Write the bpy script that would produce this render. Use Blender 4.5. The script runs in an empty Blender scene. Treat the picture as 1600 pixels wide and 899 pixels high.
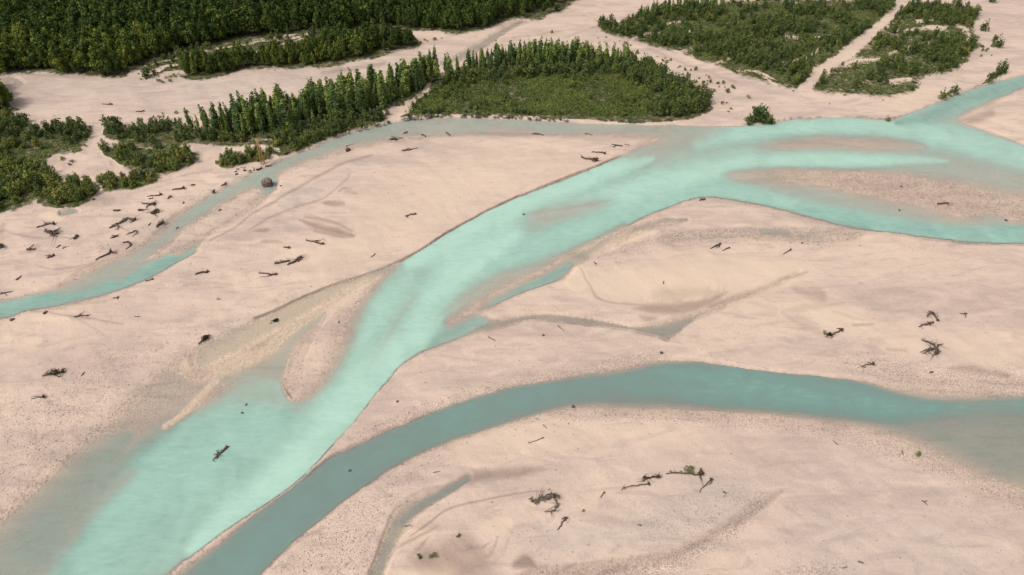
import bpy, math, random
import numpy as np
from mathutils import Vector

random.seed(7)
RNG = np.random.default_rng(11)
R = math.radians
sc = bpy.context.scene
COL = sc.collection

# ------------------------------------------------------------------ camera, sky, sun, exposure
CAM_H, PITCH, LENS = 120.0, 40.0, 24.0
cam_d = bpy.data.cameras.new("drone_camera")
cam_d.lens = LENS; cam_d.sensor_width = 36.0; cam_d.clip_start = 0.5; cam_d.clip_end = 30000
cam = bpy.data.objects.new("drone_camera", cam_d); COL.objects.link(cam)
cam.location = (0, 0, CAM_H); cam.rotation_euler = (R(90 - PITCH), 0, 0)
sc.camera = cam

SUN_EL, SUN_AZ = 54.0, -118.0         # azimuth from +Y (the view direction), negative = to the left
world = bpy.data.worlds.new("World"); sc.world = world; world.use_nodes = True
wn = world.node_tree; wn.nodes.clear()
w_out = wn.nodes.new("ShaderNodeOutputWorld"); w_bg = wn.nodes.new("ShaderNodeBackground")
w_sky = wn.nodes.new("ShaderNodeTexSky"); w_hs = wn.nodes.new("ShaderNodeHueSaturation")
w_sky.sky_type = 'NISHITA'; w_sky.sun_disc = False
w_sky.sun_elevation = R(SUN_EL); w_sky.sun_rotation = R(SUN_AZ)
w_sky.air_density = 1.0; w_sky.dust_density = 4.0; w_sky.ozone_density = 1.0
w_hs.inputs['Saturation'].default_value = 0.25      # overcast: the cloud layer takes the blue out
wn.links.new(w_sky.outputs[0], w_hs.inputs['Color']); wn.links.new(w_hs.outputs[0], w_bg.inputs[0])
w_bg.inputs[1].default_value = 0.12
wn.links.new(w_bg.outputs[0], w_out.inputs[0])

sun_d = bpy.data.lights.new("sun", 'SUN'); sun_d.energy = 1.5; sun_d.angle = R(14); sun_d.color = (1.0, 0.93, 0.84)
sun = bpy.data.objects.new("sun", sun_d); COL.objects.link(sun)
sd = Vector((math.sin(R(SUN_AZ)) * math.cos(R(SUN_EL)), math.cos(R(SUN_AZ)) * math.cos(R(SUN_EL)), math.sin(R(SUN_EL))))
sun.rotation_euler = sd.to_track_quat('Z', 'Y').to_euler()

vs = sc.view_settings
sc.display_settings.display_device = 'sRGB'
vs.view_transform = 'Standard'; vs.look = 'None'; vs.exposure = 0.40; vs.gamma = 1.0; vs.use_curve_mapping = False
sc.cycles.max_bounces = 6; sc.cycles.transparent_max_bounces = 8

# ------------------------------------------------------------------ map of the place (survey coordinates: 1600 x 899 sheet <-> ground plane)
FOC = 1600 * LENS / 36.0
CP, SP = math.cos(R(PITCH)), math.sin(R(PITCH))
def to_map(x, y, z=0.0):
    d = y * CP - (z - CAM_H) * SP
    d = np.maximum(d, 1.0)
    return 800 + FOC * x / d, 449.5 - FOC * (y * SP + (z - CAM_H) * CP) / d
def to_ground(u, v, z=0.0):
    dx = u - 800.0; dv = 449.5 - v
    dy = CP * FOC + SP * dv; dz = -SP * FOC + CP * dv
    t = (z - CAM_H) / dz
    return dx * t, dy * t
def scale_at(v):                      # sheet units per metre at row v
    x0, _ = to_ground(900.0, v); return 100.0 / x0

U0, V0, NU, NV = -260, -70, 2120, 1110
class Field:
    def __init__(self, val=0.0): self.a = np.full((NV, NU), val, np.float32)
def smooth(pts, closed, n=5):
    P = np.array([[p[0], p[1], (p[2] if len(p) > 2 else np.nan)] for p in pts], float)
    m = len(P); out = []
    rng = range(m) if closed else range(m - 1)
    for i in rng:
        if closed: p0, p1, p2, p3 = P[i - 1], P[i], P[(i + 1) % m], P[(i + 2) % m]
        else: p0, p1, p2, p3 = P[max(i - 1, 0)], P[i], P[i + 1], P[min(i + 2, m - 1)]
        for k in range(n):
            t = k / n
            q = 0.5 * ((2 * p1) + (-p0 + p2) * t + (2 * p0 - 5 * p1 + 4 * p2 - p3) * t * t + (-p0 + 3 * p1 - 3 * p2 + p3) * t ** 3)
            q[2] = p1[2] * (1 - t) + p2[2] * t
            out.append(q)
    if not closed: out.append(P[-1])
    return np.array(out)
def dist_to(P, closed, reach):
    """distance to a polyline, kept only within reach, and the third value at the nearest place"""
    D = np.full((NV, NU), 1e6, np.float32); W = np.zeros((NV, NU), np.float32)
    n = len(P)
    for i in range(n if closed else n - 1):
        a, b = P[i], P[(i + 1) % n]
        x0 = int(max(0, min(a[0], b[0]) - reach - U0)); x1 = int(min(NU, max(a[0], b[0]) + reach - U0 + 2))
        y0 = int(max(0, min(a[1], b[1]) - reach - V0)); y1 = int(min(NV, max(a[1], b[1]) + reach - V0 + 2))
        if x1 <= x0 or y1 <= y0: continue
        X = np.arange(x0, x1, dtype=np.float32)[None, :] + U0; Y = np.arange(y0, y1, dtype=np.float32)[:, None] + V0
        ex, ey = b[0] - a[0], b[1] - a[1]; L = ex * ex + ey * ey + 1e-9
        t = np.clip(((X - a[0]) * ex + (Y - a[1]) * ey) / L, 0, 1)
        d = np.hypot(X - a[0] - t * ex, Y - a[1] - t * ey)
        w = a[2] + t * (b[2] - a[2])
        S = D[y0:y1, x0:x1]; m = d < S
        S[m] = d[m]; W[y0:y1, x0:x1][m] = np.broadcast_to(w, d.shape)[m]
    return D, W
def inside_mask(P):
    M = np.zeros((NV, NU), bool)
    Y = np.arange(NV) + V0 + 0.013
    n = len(P); X = np.arange(NU) + U0
    cross = [[] for _ in range(NV)]
    for i in range(n):
        a, b = P[i], P[(i + 1) % n]
        lo, hi = sorted((a[1], b[1]))
        r0 = max(0, int(math.ceil(lo - V0 - 0.013))); r1 = min(NV - 1, int(math.floor(hi - V0 - 0.013)))
        for r in range(r0, r1 + 1):
            yy = Y[r]
            if (a[1] <= yy) != (b[1] <= yy): cross[r].append(a[0] + (yy - a[1]) / (b[1] - a[1]) * (b[0] - a[0]))
    for r in range(NV):
        c = sorted(cross[r])
        for k in range(0, len(c) - 1, 2): M[r, (X >= c[k]) & (X < c[k + 1])] = True
    return M
def sstep(x): x = np.clip(x, 0, 1); return x * x * (3 - 2 * x)
def poly(pts, soft=4.0, sharp=False):
    P = np.array([[p[0], p[1], (p[2] if len(p) > 2 else soft)] for p in pts], float)
    if not sharp: P = smooth(P, True)
    P[:, 2] = np.maximum(P[:, 2], 0.5)
    reach = P[:, 2].max() + 2
    D, W = dist_to(P, True, reach); M = inside_mask(P)
    s = np.where(M, D, -D); W = np.maximum(W, 0.5)
    return sstep(0.5 + 0.5 * np.clip(s / W, -1, 1))
def stroke(pts, soft=0.5):
    """soft-edged band; the third value is the half width"""
    P = smooth([(p[0], p[1], p[2]) for p in pts], False)
    reach = P[:, 2].max() * (1 + soft) + 2
    D, W = dist_to(P, False, reach)
    W = np.maximum(W, 0.4)
    return sstep(np.clip((W * (1 + soft) - D) / (W * 2 * soft + 1e-6), 0, 1)).astype(np.float32)
def flow(pts, soft=0.9):
    n = len(pts)
    return stroke([(p[0], p[1], p[2] * (1.3 if 0 < i < n - 1 else 0.7)) for i, p in enumerate(pts)], soft)
def lerp(F, m, val): F.a += (val - F.a) * m
def mx(F, m, k=1.0): np.maximum(F.a, m * k, out=F.a)

def _hash(ix, iy, seed):
    h = (ix.astype(np.int64) * 374761393 + iy.astype(np.int64) * 668265263 + seed * 974711) & 0x7fffffff
    h = ((h ^ (h >> 13)) * 1274126177) & 0x7fffffff
    return ((h ^ (h >> 16)) & 0xffff) / 65535.0
def vnoise(x, y, seed=0):
    ix = np.floor(x); iy = np.floor(y); fx = x - ix; fy = y - iy
    fx = fx * fx * (3 - 2 * fx); fy = fy * fy * (3 - 2 * fy)
    a = _hash(ix, iy, seed); b = _hash(ix + 1, iy, seed); c = _hash(ix, iy + 1, seed); d = _hash(ix + 1, iy + 1, seed)
    return (a + (b - a) * fx) * (1 - fy) + (c + (d - c) * fx) * fy
def fbm(x, y, seed=0, octv=4):
    s = 0; amp = 0.5
    for k in range(octv):
        s = s + amp * (vnoise(x, y, seed + k * 17) - 0.5); x = x * 2.03; y = y * 2.03; amp *= 0.5
    return s

# ---------------- fields: D = depth index (-1 dry bar .. +1 deep), tint = milkiness of the water, wet, sand, veg, speck, grey
WSOFT = 2.1
def wpoly(pts, soft=4.0):
    return poly([(p[0], p[1], (lambda q: q * WSOFT if q >= 3 else q)(p[2] if len(p) > 2 else soft)) for p in pts])
def bed(F, m, val):
    d = F.a; opp = (d * val < 0)
    two = np.where(m < 0.5, d * (1 - 2 * m), (2 * m - 1) * val)
    F.a = np.where(opp, two, d + (val - d) * m).astype(np.float32)
D = Field(-1.0); TINT = Field(0.5); WET = Field(); SAND = Field(); VEG = Field(); SPECK = Field(); GREY = Field()

NBANK = [(1850,40,3),(1700,85,3),(1600,117,2),(1560,127,2),(1510,142,2),(1465,160,2),(1430,173,2),(1400,186,2),(1385,189,2),(1330,184,2),(1250,186,2),(1200,193,2),(1170,196,2),(1130,198,2),(1060,197,2)]
CUT = [(1045,206,6),(1030,217,8),(1000,228,6),(970,243,3),(930,262,2),(890,277,1.5),(850,293,1.5),(800,313,1.5),(760,332,1.5),(720,353,1.5),(690,371,1.5),(660,391,1.5),(635,404,1.5)]
ISL = [(1060,197,2),(1000,195,2),(900,191,2),(830,187,2),(740,184,2),(690,183,2),(640,187,2),(600,195,2),(560,204,2),(530,213,2),(490,230,2),(450,246,2),(420,259,2)]
# shallow strand below the big bar
m = wpoly([(622,411,2),(580,427,2),(520,447,2),(470,468,2),(430,488,2),(390,505,3),(350,522,4),(310,542,6),(270,568,8),(230,600,10),(190,635,12),(130,690,18),(60,765,24),(-60,870,24),(-240,1030,24),(-60,1030,20),(40,895,20),(160,760,16),(270,663,10),(350,600,10),(440,600,6),(460,540,6),(500,490,6),(560,450,6)])
bed(D, m, 0.10); lerp(TINT, m, 0.30)
# north arm and the thin western stream
m = wpoly(ISL + [(400,266,3),(375,281,3),(345,298,3),(310,316,4),(280,338,5),(262,360,6),(240,382,8),(200,401,12),(150,424,8),(100,446,5),(50,459,5),(0,469,5),(-240,505,6),(-240,560,6),(0,500,5),(40,487,4),(100,477,4),(160,463,4),(220,441,3),(270,414,3),(305,394,3),(314,379,5),(332,364,5),(360,347,6),(400,322,8),(422,303,5),(433,290,4),(440,272,6),(470,257,8),(500,248,8),(550,234,8),(610,222,6),(660,215,5),(720,214,4),(780,213,4),(860,213,4),(960,214,6),(1030,216,6),(1062,212,3)])
bed(D, m, 0.27); lerp(TINT, m, 0.58)
bed(D, stroke([(640,192,6),(600,200,8),(560,212,8),(520,224,9),(480,240,9),(440,256,9),(410,275,8),(370,290,7),(330,312,8)], 0.8) * m, 0.32)
bed(D, stroke([(330,312,9),(300,332,9),(275,352,8),(255,372,8),(235,388,6)], 0.6) * m, 0.34)
ml = stroke([(302,392,4),(280,402,8),(240,420,12),(190,440,12),(130,455,11),(60,472,12),(0,486,13),(-240,535,22)], 0.6) * m
bed(D, ml, 0.62); lerp(TINT, ml, 0.50)
bed(D, stroke([(900,200,7),(800,196,8),(720,196,8)], 0.9) * m, 0.30)
bed(D, stroke([(770,204,5),(830,205,4)], 0.9) * m, 0.16)
k = stroke([(270,366,4),(240,388,7),(212,412,8),(185,432,8)], 0.8); bed(D, k, 0.26)
mb = wpoly([(408,294,4),(380,303,4),(340,324,4),(305,347,4),(282,363,4),(262,380,4),(222,407,3),(265,394,3),(300,379,4),(330,360,5),(370,337,6),(400,314,6)])
bed(D, mb, -0.4)
bed(D, wpoly([(300,385,3),(285,395,3),(272,400,2),(278,392,2)], 3), -0.05)
k = flow([(300,328,4),(276,350,7),(252,374,8),(220,398,10),(180,420,11),(130,442,10),(90,456,6)], 0.95); bed(D, k, 0.27)
# main river
MAIN = NBANK + CUT + [(618,413,4),(585,440,14),(560,470,16),(538,505,18),(520,545,20),(505,585,16),(482,610,8),(455,624,3),(446,613,3),(440,600,3),(425,588,9),(390,584,13),(350,600,14),(310,634,14),(270,664,12),(220,702,16),(160,762,18),(100,832,20),(40,897,20),(-70,1030,20),(150,1030,3),(262,899,3),(300,868,3),(340,838,3),(400,798,3),(450,762,3),(490,727,2.5),(515,700,2.5),(548,668,2.5),(565,645,2.5),(580,625,2.5),(600,600,2.5),(620,577,2.5),(650,555,3),(700,535,4),(750,519,5),(792,508,6),(770,499,6),(745,491,5),(760,481,4),(785,470,4),(830,452,4),(880,434,5),(900,414,5),(935,392,6),(985,352,3),(1020,333,3),(1060,318,3),(1090,309,3),(1130,310,4),(1180,319,6),(1230,330,10),(1290,346,10),(1340,358,6),(1400,364,3),(1470,373,3),(1540,379,3),(1600,380,3),(1860,385,3),(1860,290,3),(1700,255,3),(1600,227,3),(1560,212,3),(1520,197,4),(1502,188,6),(1520,177,8),(1550,162,8),(1575,148,6),(1600,136,4),(1700,105,4),(1860,62,4)]
mmain = wpoly(MAIN)
bed(D, mmain, 0.40); lerp(TINT, mmain, 0.74)
k = flow([(300,640,8),(220,705,13),(150,775,15),(90,845,17),(30,910,20)], 0.95); bed(D, k, 0.22); lerp(TINT, k, 0.3)
# deep threads
for pts, dv, tv in [
    ([(120,880,70),(200,800,62),(280,730,50),(360,690,34),(440,660,26)], 0.80, 0.66),
    ([(300,860,16),(380,790,18),(450,735,22),(510,672,26),(560,610,28),(600,560,26),(650,505,22),(700,450,22),(740,410,24),(800,375,24)], 0.95, 0.92),
    ([(640,412,12),(690,382,16),(760,345,16),(830,312,16),(890,290,14),(950,266,10),(1020,248,5)], 0.85, 0.95),
    ([(640,440,22),(600,490,24),(570,540,22)], 0.70, 0.84),
    ([(760,420,10),(830,395,14),(900,362,14),(960,335,14),(1020,315,13),(1090,298,11),(1150,300,9),(1220,318,7),(1300,337,7),(1380,352,7),(1450,362,7)], 0.85, 0.72),
    ([(860,330,10),(960,305,12),(1040,282,14),(1120,262,13),(1220,252,11),(1320,251,9),(1400,250,6),(1480,252,3)], 0.85, 0.92),
    ([(1090,225,12),(1160,208,9),(1250,200,8),(1340,200,9),(1420,205,10),(1500,222,12),(1600,250,14),(1850,300,20)], 0.80, 0.86),
    ([(1400,192,5),(1450,182,8),(1500,160,9),(1560,142,8),(1620,122,8),(1850,55,10)], 0.55, 0.50),
    ([(1250,326,8),(1340,346,8),(1420,358,8),(1500,366,9),(1600,366,10),(1850,366,12)], 0.9, 0.55),
    ([(760,482,4),(800,460,7),(850,436,8),(890,412,7)], 0.6, 0.50),
    ([(670,545,6),(700,522,9),(740,498,9),(775,474,8),(810,456,6)], 0.48, 0.5)]:
    k = flow(pts, 0.95) * np.minimum(1, mmain * 1.3); bed(D, k, dv); lerp(TINT, k, tv)
# submerged shoals and bars in the main river
for pts, val, soft in [
    ([(828,337),(845,327),(900,314),(955,311),(935,325),(880,336)], 0.09, 8),
    ([(1035,205),(1080,203),(1130,205),(1110,222),(1060,236),(1010,250),(985,250),(1010,232)], 0.24, 10),
    ([(1195,229),(1260,216),(1350,214),(1425,222),(1440,231),(1380,236),(1300,233),(1200,236)], 0.03, 6),
    ([(1400,262),(1500,246),(1620,262),(1850,310),(1850,330),(1600,308),(1500,288)], 0.27, 14),
    ([(1150,277),(1200,269),(1260,270),(1330,292),(1400,315),(1480,342),(1400,330),(1300,306),(1200,286)], 0.16, 10),
    ([(1440,330),(1500,338),(1570,345),(1640,345),(1850,360),(1850,370),(1600,352),(1500,352)], 0.2, 6),
    ([(700,505),(735,482),(780,455),(830,430),(880,404),(925,382),(975,356),(915,391),(880,406),(845,425),(800,446),(765,465),(738,488)], -0.03, 6),
    ([(690,490),(720,455),(770,430),(820,412),(870,398),(830,420),(770,450),(730,478)], 0.13, 12),
    ([(650,470),(620,520),(590,560),(570,590),(580,560),(610,505),(640,462)], 0.28, 12),
    ([(1060,250),(1110,238),(1180,235),(1200,240),(1120,252),(1040,268)], 0.4, 10)]:
    bed(D, wpoly(pts, soft * 1.3), val)
# gravel bar in the upper right of the river
bed(D, wpoly([(1130,272,6),(1180,266,6),(1240,266,6),(1300,284,6),(1240,288,6),(1180,282,6)]), 0.08)
bed(D, wpoly([(1215,273,7),(1330,270,8),(1420,279,9),(1500,291,10),(1600,310,10),(1860,345,9),(1860,358,7),(1640,342,7),(1590,344,7),(1545,332,7),(1500,336,7),(1440,321,6),(1385,309,6),(1330,298,6),(1270,286,6)]), -0.06)
# gravel spit and sand islets west of the main current
bed(D, wpoly([(440,600,3),(452,622,3),(476,616,12),(490,590,26),(502,560,30),(518,520,30),(540,482,26),(575,445,14),(555,449,6),(520,472,5),(480,508,5),(458,545,6),(446,578,4)]), -0.16)
mi = wpoly([(322,577,5),(370,551,5),(420,524,5),(470,497,5),(520,468,5),(552,452,5),(528,474,6),(484,510,6),(458,543,6),(430,552,6),(400,562,8),(350,584,8),(322,592,6)])
bed(D, mi, -0.07); mx(SAND, mi)
k = stroke([(340,595,4),(310,625,5),(285,648,5),(258,667,4)], 0.8); bed(D, k * 0.8, -0.04); mx(SAND, k)
k = wpoly([(270,572),(292,555),(306,552),(304,572),(334,580),(322,592),(300,594),(285,584)], 4); bed(D, k, -0.1); mx(SAND, k, 0.7); mx(WET, poly([(291,556),(304,553),(303,571),(295,574)],4), 0.4); mx(WET, poly([(286,583),(312,573),(336,581),(318,592),(298,593)],6), 0.3)
k = stroke([(205,740,10),(150,790,14),(90,860,16),(40,920,18)], 0.9); bed(D, k * 0.55, 0.05)
k = flow([(-120,1010,40),(10,900,40),(70,825,36),(130,750,26),(200,680,14)], 0.95); bed(D, k, 0.33); lerp(TINT, k, 0.34)
k = flow([(400,650,16),(418,605,16),(432,570,12),(462,530,9),(510,488,4)], 1.0); k = k * 0.9 * (D.a < 0.28); bed(D, k, 0.28); lerp(TINT, k, 0.55)
# lower channel
LOW = [(1860,640,4),(1700,622,5),(1600,617,8),(1530,616,14),(1450,612,14),(1390,602,8),(1330,593,3),(1260,586,2),(1200,580,2),(1130,570,2),(1085,563,3),(1030,563,8),(990,572,9),(940,582,8),(880,591,6),(820,601,5),(760,616,5),(700,636,4),(650,656,3),(600,676,3),(560,696,3),(520,713,2.5),(495,731,2.5),(450,767,2.5),(400,803,3),(340,852,6),(290,886,10),(240,925,12),(150,1030,14),(310,1030,6),(408,899,4),(440,865,3),(480,830,3),(530,790,3),(570,760,3),(620,728,4),(680,700,5),(740,680,6),(800,661,6),(860,646,7),(920,639,9),(980,641,9),(1050,643,10),(1120,646,10),(1200,650,12),(1280,658,14),(1350,672,18),(1420,692,20),(1480,718,22),(1540,746,22),(1600,768,22),(1700,815,24),(1860,880,24)]
mlow = wpoly(LOW)
bed(D, mlow, 0.42); lerp(TINT, mlow, 0.12)
for pts, dv, tv in [
    ([(960,600,8),(1040,594,15),(1110,600,19),(1190,604,22),(1270,616,20),(1350,628,16),(1430,640,12),(1500,640,8)], 0.80, 0.30),
    ([(1480,640,8),(1540,634,9),(1600,630,10),(1860,640,14)], 0.50, 0.28),
    ([(1100,604,8),(1020,598,12),(940,602,11),(860,612,13),(780,632,16),(700,655,18),(640,682,18),(570,722,20),(500,770,22),(430,830,26),(350,900,32),(260,1000,36)], 0.62, 0.18)]:
    k = flow(pts, 0.95) * mlow; bed(D, k, dv); lerp(TINT, k, tv)
bed(D, wpoly([(1430,660),(1500,655),(1600,660),(1860,700),(1860,860),(1600,750),(1520,715)], 20), 0.27)
bed(D, wpoly([(1380,588),(1450,580),(1600,590),(1600,612),(1500,610),(1420,605)], 10), -0.02)
# small channel at the bottom, brook in the middle, pools
k = wpoly([(560,940,3),(577,899,3),(590,870,3),(602,835,4),(615,806,4),(630,788,6),(660,776,4),(700,760,4),(735,744,4),(728,756,3),(700,773,2),(670,791,2),(642,815,4),(626,838,4),(612,868,4),(600,899,3),(590,940,3)])
bed(D, k, 0.20); lerp(TINT, k, 0.1)
bed(D, stroke([(735,748,3),(700,766,5),(665,785,5),(630,812,4)], 0.6), 0.34)
k = wpoly([(745,516,4),(775,503,4),(810,495,3),(850,491,2),(900,495,2),(950,503,2),(990,511,2),(1020,508,4),(1060,496,5),(1105,483,5),(1180,455,4),(1250,427,3),(1190,456,3),(1105,490,3),(1075,508,2),(1050,529,2),(1040,531,2),(1020,522,2),(980,516,2),(930,509,2),(880,503,2),(830,501,2),(790,508,3)])
bed(D, k, 0.16); lerp(TINT, k, 0.1)
bed(D, stroke([(1000,515,4),(1030,518,7),(1050,515,8),(1080,500,4)], 0.6), 0.24)
k = wpoly([(975,364,6),(1000,350,4),(1030,343,3),(1072,341,2),(1068,347,3),(1030,352,6),(1005,362,8),(985,372,8),(950,385,8),(925,394,8),(905,408,6),(893,404,5),(930,385,6)])
bed(D, k, 0.16); lerp(TINT, k, 0.25)
k = wpoly([(1040,372,10),(1100,360,8),(1180,357,3),(1240,356,5),(1300,358,8),(1350,364,8),(1310,376,8),(1250,374,5),(1180,371,5),(1110,372,10)])
bed(D, k, 0.05); lerp(TINT, k, 0.3)
bed(D, stroke([(1190,363,4),(1230,364,4)], 0.7), 0.2)
k = wpoly([(895,6),(862,17),(830,32),(800,46),(772,66),(738,86),(700,99),(690,97),(716,86),(752,66),(780,48),(820,28),(860,11)], 2.5)
bed(D, k, 0.14); lerp(TINT, k, 0.2)
k = wpoly([(93,333),(112,326),(122,331),(108,336),(96,338)], 2); bed(D, k, 0.3)
k = wpoly([(0,118),(22,120),(38,130),(20,131),(0,126)], 2.5); bed(D, k, 0.06); lerp(TINT, k, 0)
# scour pool round the old caisson
k = wpoly([(402,286),(410,276),(424,274),(434,282),(434,292),(426,302),(418,304),(414,297),(406,295)], 3); bed(D, k, 0.38)

# ---------------- wet ground, sand, lines of old channels
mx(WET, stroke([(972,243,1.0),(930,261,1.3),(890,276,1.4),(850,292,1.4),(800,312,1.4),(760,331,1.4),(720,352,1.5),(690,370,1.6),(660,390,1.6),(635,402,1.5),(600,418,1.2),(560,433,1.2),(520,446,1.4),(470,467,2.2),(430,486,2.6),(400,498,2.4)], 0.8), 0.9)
mx(WET, stroke([(1400,184,1.2),(1380,187,1.4),(1330,183,1.2),(1260,184,1.2),(1200,191,1.0)], 0.8), 0.6)
mx(WET, stroke([(440,598,1.2),(446,612,1.4),(454,622,1.4)], 0.8), 0.9)
mx(WET, stroke([(1345,359,1),(1420,366,1.4),(1500,376,1.2),(1600,382,1.2)], 0.9), 0.4)
for pts, kk in [
    ([(330,376,1.2),(365,356,1.4),(400,331,1.6),(450,303,2),(500,274,2),(540,254,1.6),(580,243,1.2)], 0.45),
    ([(390,358,1.4),(440,332,1.6),(500,311,1.6),(520,298,1.4),(540,281,1.2),(549,271,1)], 0.35),
    ([(1260,425,2),(1230,435,3),(1190,452,4),(1150,467,5),(1110,480,5)], 0.35),
    ([(906,416,1),(922,446,1.4),(935,465,1.6),(965,474,1.2),(1010,476,1.2)], 0.45),
    ([(640,838,1),(665,820,1.5),(700,796,1.6),(750,782,1.6),(820,769,1.2),(850,768,1)], 0.5),
    ([(642,822,1.4),(620,840,2),(606,858,2)], 0.3),
    ([(430,870,3),(465,842,3),(495,830,3),(505,822,2)], 0.35),
    ([(512,842,1),(530,838,1.4),(545,828,1)], 0.35),
    ([(30,486,1),(70,487,1.2),(118,495,1.2),(165,502,1.2),(195,507,1)], 0.45),
    ([(118,497,1),(150,515,1.2),(172,532,1)], 0.25),
    ([(0,357,3),(20,364,1.6),(60,372,1.6),(90,369,1.5),(118,374,1.2)], 0.35),
    ([(60,415,1),(90,420,1.4),(150,412,1.4),(190,405,1)], 0.4),
    ([(0,115,2),(60,118,2),(130,121,2),(200,112,1.6),(250,98,1.2)], 0.3),
    ([(240,285,1),(280,276,1),(330,266,1)], 0.3),
    ([(1498,197,8),(1520,189,8),(1548,177,6)], 0.45),
    ([(1222,489,2),(1246,503,6),(1268,516,7),(1292,527,2)], 0.26), ([(1232,492,2),(1256,500,4),(1276,508,2)], 0.22), ([(1224,487,2),(1258,481,6),(1290,478,3),(1322,473,1)], 0.24), ([(1300,486,1),(1330,494,3),(1352,500,1)], 0.2),
    ([(1335,508,2),(1365,507,2)], 0.45), ([(1240,450,4),(1275,462,10),(1285,470,6)], 0.3),
    ([(1385,545,2),(1415,548,3)], 0.3),
    ([(930,33,2),(980,60,2),(1040,88,2),(1100,110,2),(1150,130,2)], 0.25),
    ([(880,60,1),(930,43,1.2),(980,35,1)], 0.35), ([(800,60,1),(860,52,1.2),(910,44,1)], 0.3),
    ([(469,345,1),(495,355,5),(530,364,4.5),(553,369,1.5)], 0.6), ([(476,340,1),(505,344,2.5),(530,353,2.5),(550,362,1)], 0.5), ([(490,362,1),(520,368,2.5),(548,371,1)], 0.5),
    ([(528,300,1),(535,295,2),(548,296,1)], 0.4), ([(440,378,1),(420,376,2.2),(408,378,1)], 0.35), ([(540,300,4),(556,303,2)], 0.35), ([(508,317,3),(520,318,4),(536,318,2)], 0.45),
    ([(1482,577,3),(1530,580,7),(1575,588,3)], 0.4),
    ([(0,362,4),(6,352,3)], 0.4), ([(45,392,4),(60,384,2)], 0.35)]:
    mx(WET, stroke(pts, 1.1), kk * 0.9)
for i_ in range(22):
    x_ = 1000 + i_ * 6.2 + random.uniform(-6, 6); yb = 480 - 0.16 * (x_ - 1000)
    mx(WET, stroke([(x_, yb + 3, 2.6), (x_ + 3, yb - 4, 2.0), (x_ + random.uniform(2, 9), yb - random.uniform(10, 19), 0.7)], 1.1), random.uniform(.10, .26))
for i_ in range(16):
    x_ = 640 + i_ * 9; yb = 868 + random.uniform(-8, 8)
    mx(WET, stroke([(x_, yb + 10, 5), (x_ + 14, yb - 4, 3.5), (x_ + random.uniform(18, 40), yb - random.uniform(12, 30), 1)], 0.9), random.uniform(.15, .35))
for i_ in range(26):
    t_ = i_ / 25; x_ = 830 + 365 * t_; yb = float(np.interp(x_, [830, 950, 1050, 1120, 1180, 1200], [897, 886, 870, 832, 792, 776]))
    mx(WET, stroke([(x_ - 26, yb + 12, 5), (x_, yb + random.uniform(-4, 4), 6), (x_ + 26, yb - 12, 3)], 0.9), random.uniform(.15, .38))
for pts, soft, kk in [
    ([(988,482),(1020,474),(1060,474),(1100,468),(1135,455),(1120,470),(1080,488),(1030,490)], 5, 0.45),
    ([(1020,455),(1060,448),(1110,455),(1080,466),(1030,468)], 8, 0.22),
    ([(1000,492),(1030,496),(1010,502)], 4, 0.4),
    ([(655,862),(690,845),(720,835),(745,850),(770,880),(760,899),(690,899),(640,885)], 14, 0.42),
    ([(720,745),(770,732),(830,728),(850,735),(810,744),(760,750),(730,756)], 6, 0.4),
    ([(632,782),(660,768),(690,760),(660,765),(640,772)], 4, 0.35),
    ([(800,888),(812,872),(826,870),(836,880),(838,890)], 5, 0.55),
    ([(410,378),(430,374),(442,380)], 2, 0.35),
    ([(395,360),(420,358),(415,364)], 2, 0.35),
    ([(500,112),(560,103),(600,97),(590,104),(530,114)], 4, 0.4),
    ([(150,408),(200,395),(245,385),(240,392),(180,410),(110,425)], 6, 0.3),
    ([(370,552),(400,536),(450,512),(440,520),(400,548)], 6, 0.35),
    ([(420,470),(470,478),(500,468),(470,490)], 8, 0.2),
    ([(115,290),(150,300),(180,318),(130,322),(100,322)], 8, 0.25)]:
    mx(WET, poly(pts, soft), kk)
k = poly([(615,860),(650,842),(690,820),(648,838)], 3); mx(WET, k, 0.5); mx(SAND, k, 1.0)
# coarse dark-speckled shingle
for pts, soft, kk in [
    ([(820,899),(950,882),(1040,868),(1100,838),(1150,806),(1185,770),(1205,775),(1190,800),(1130,850),(1060,899),(1000,930),(820,930)], 10, 1.0),
    ([(1010,800),(1080,775),(1150,760),(1200,775),(1150,810),(1080,845),(1010,840)], 30, 0.45),
    ([(1200,899),(1280,880),(1320,875),(1300,899)], 10, 0.9),
    ([(0,640),(90,600),(160,560),(270,540),(200,610),(110,700),(0,800)], 30, 0.5),
    ([(170,580),(240,540),(300,515),(380,485),(470,455),(560,425),(600,418),(560,440),(450,478),(360,512),(280,560),(180,640)], 10, 0.3),
    ([(540,685),(620,650),(700,622),(800,592),(880,580),(960,560),(1030,552),(1050,560),(940,590),(820,608),(700,645),(600,685)], 8, 1.0),
    ([(430,890),(480,840),(560,775),(640,730),(700,705),(640,760),(600,830),(590,899)], 16, 0.55),
    ([(1300,560),(1400,565),(1500,575),(1600,575),(1600,625),(1450,605),(1350,590)], 14, 1.0),
    ([(800,668),(900,645),(1050,648),(1200,655),(1330,675),(1450,715),(1600,780),(1600,800),(1450,735),(1300,690),(1100,665),(900,660)], 12, 0.9),
    ([(1000,362),(1060,355),(1180,368),(1320,372),(1320,385),(1150,380),(1020,390),(960,400)], 12, 0.7),
    ([(930,405),(1000,385),(960,420),(900,440)], 12, 0.5),
    ([(750,490),(850,480),(940,490),(990,505),(870,485)], 8, 0.5),
    ([(120,395),(200,372),(290,312),(330,300),(260,370),(200,398)], 12, 0.5),
    ([(1220,240),(1400,225),(1400,236),(1250,235)], 8, 0.5)]:
    mx(SPECK, poly(pts, soft), kk)
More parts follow.
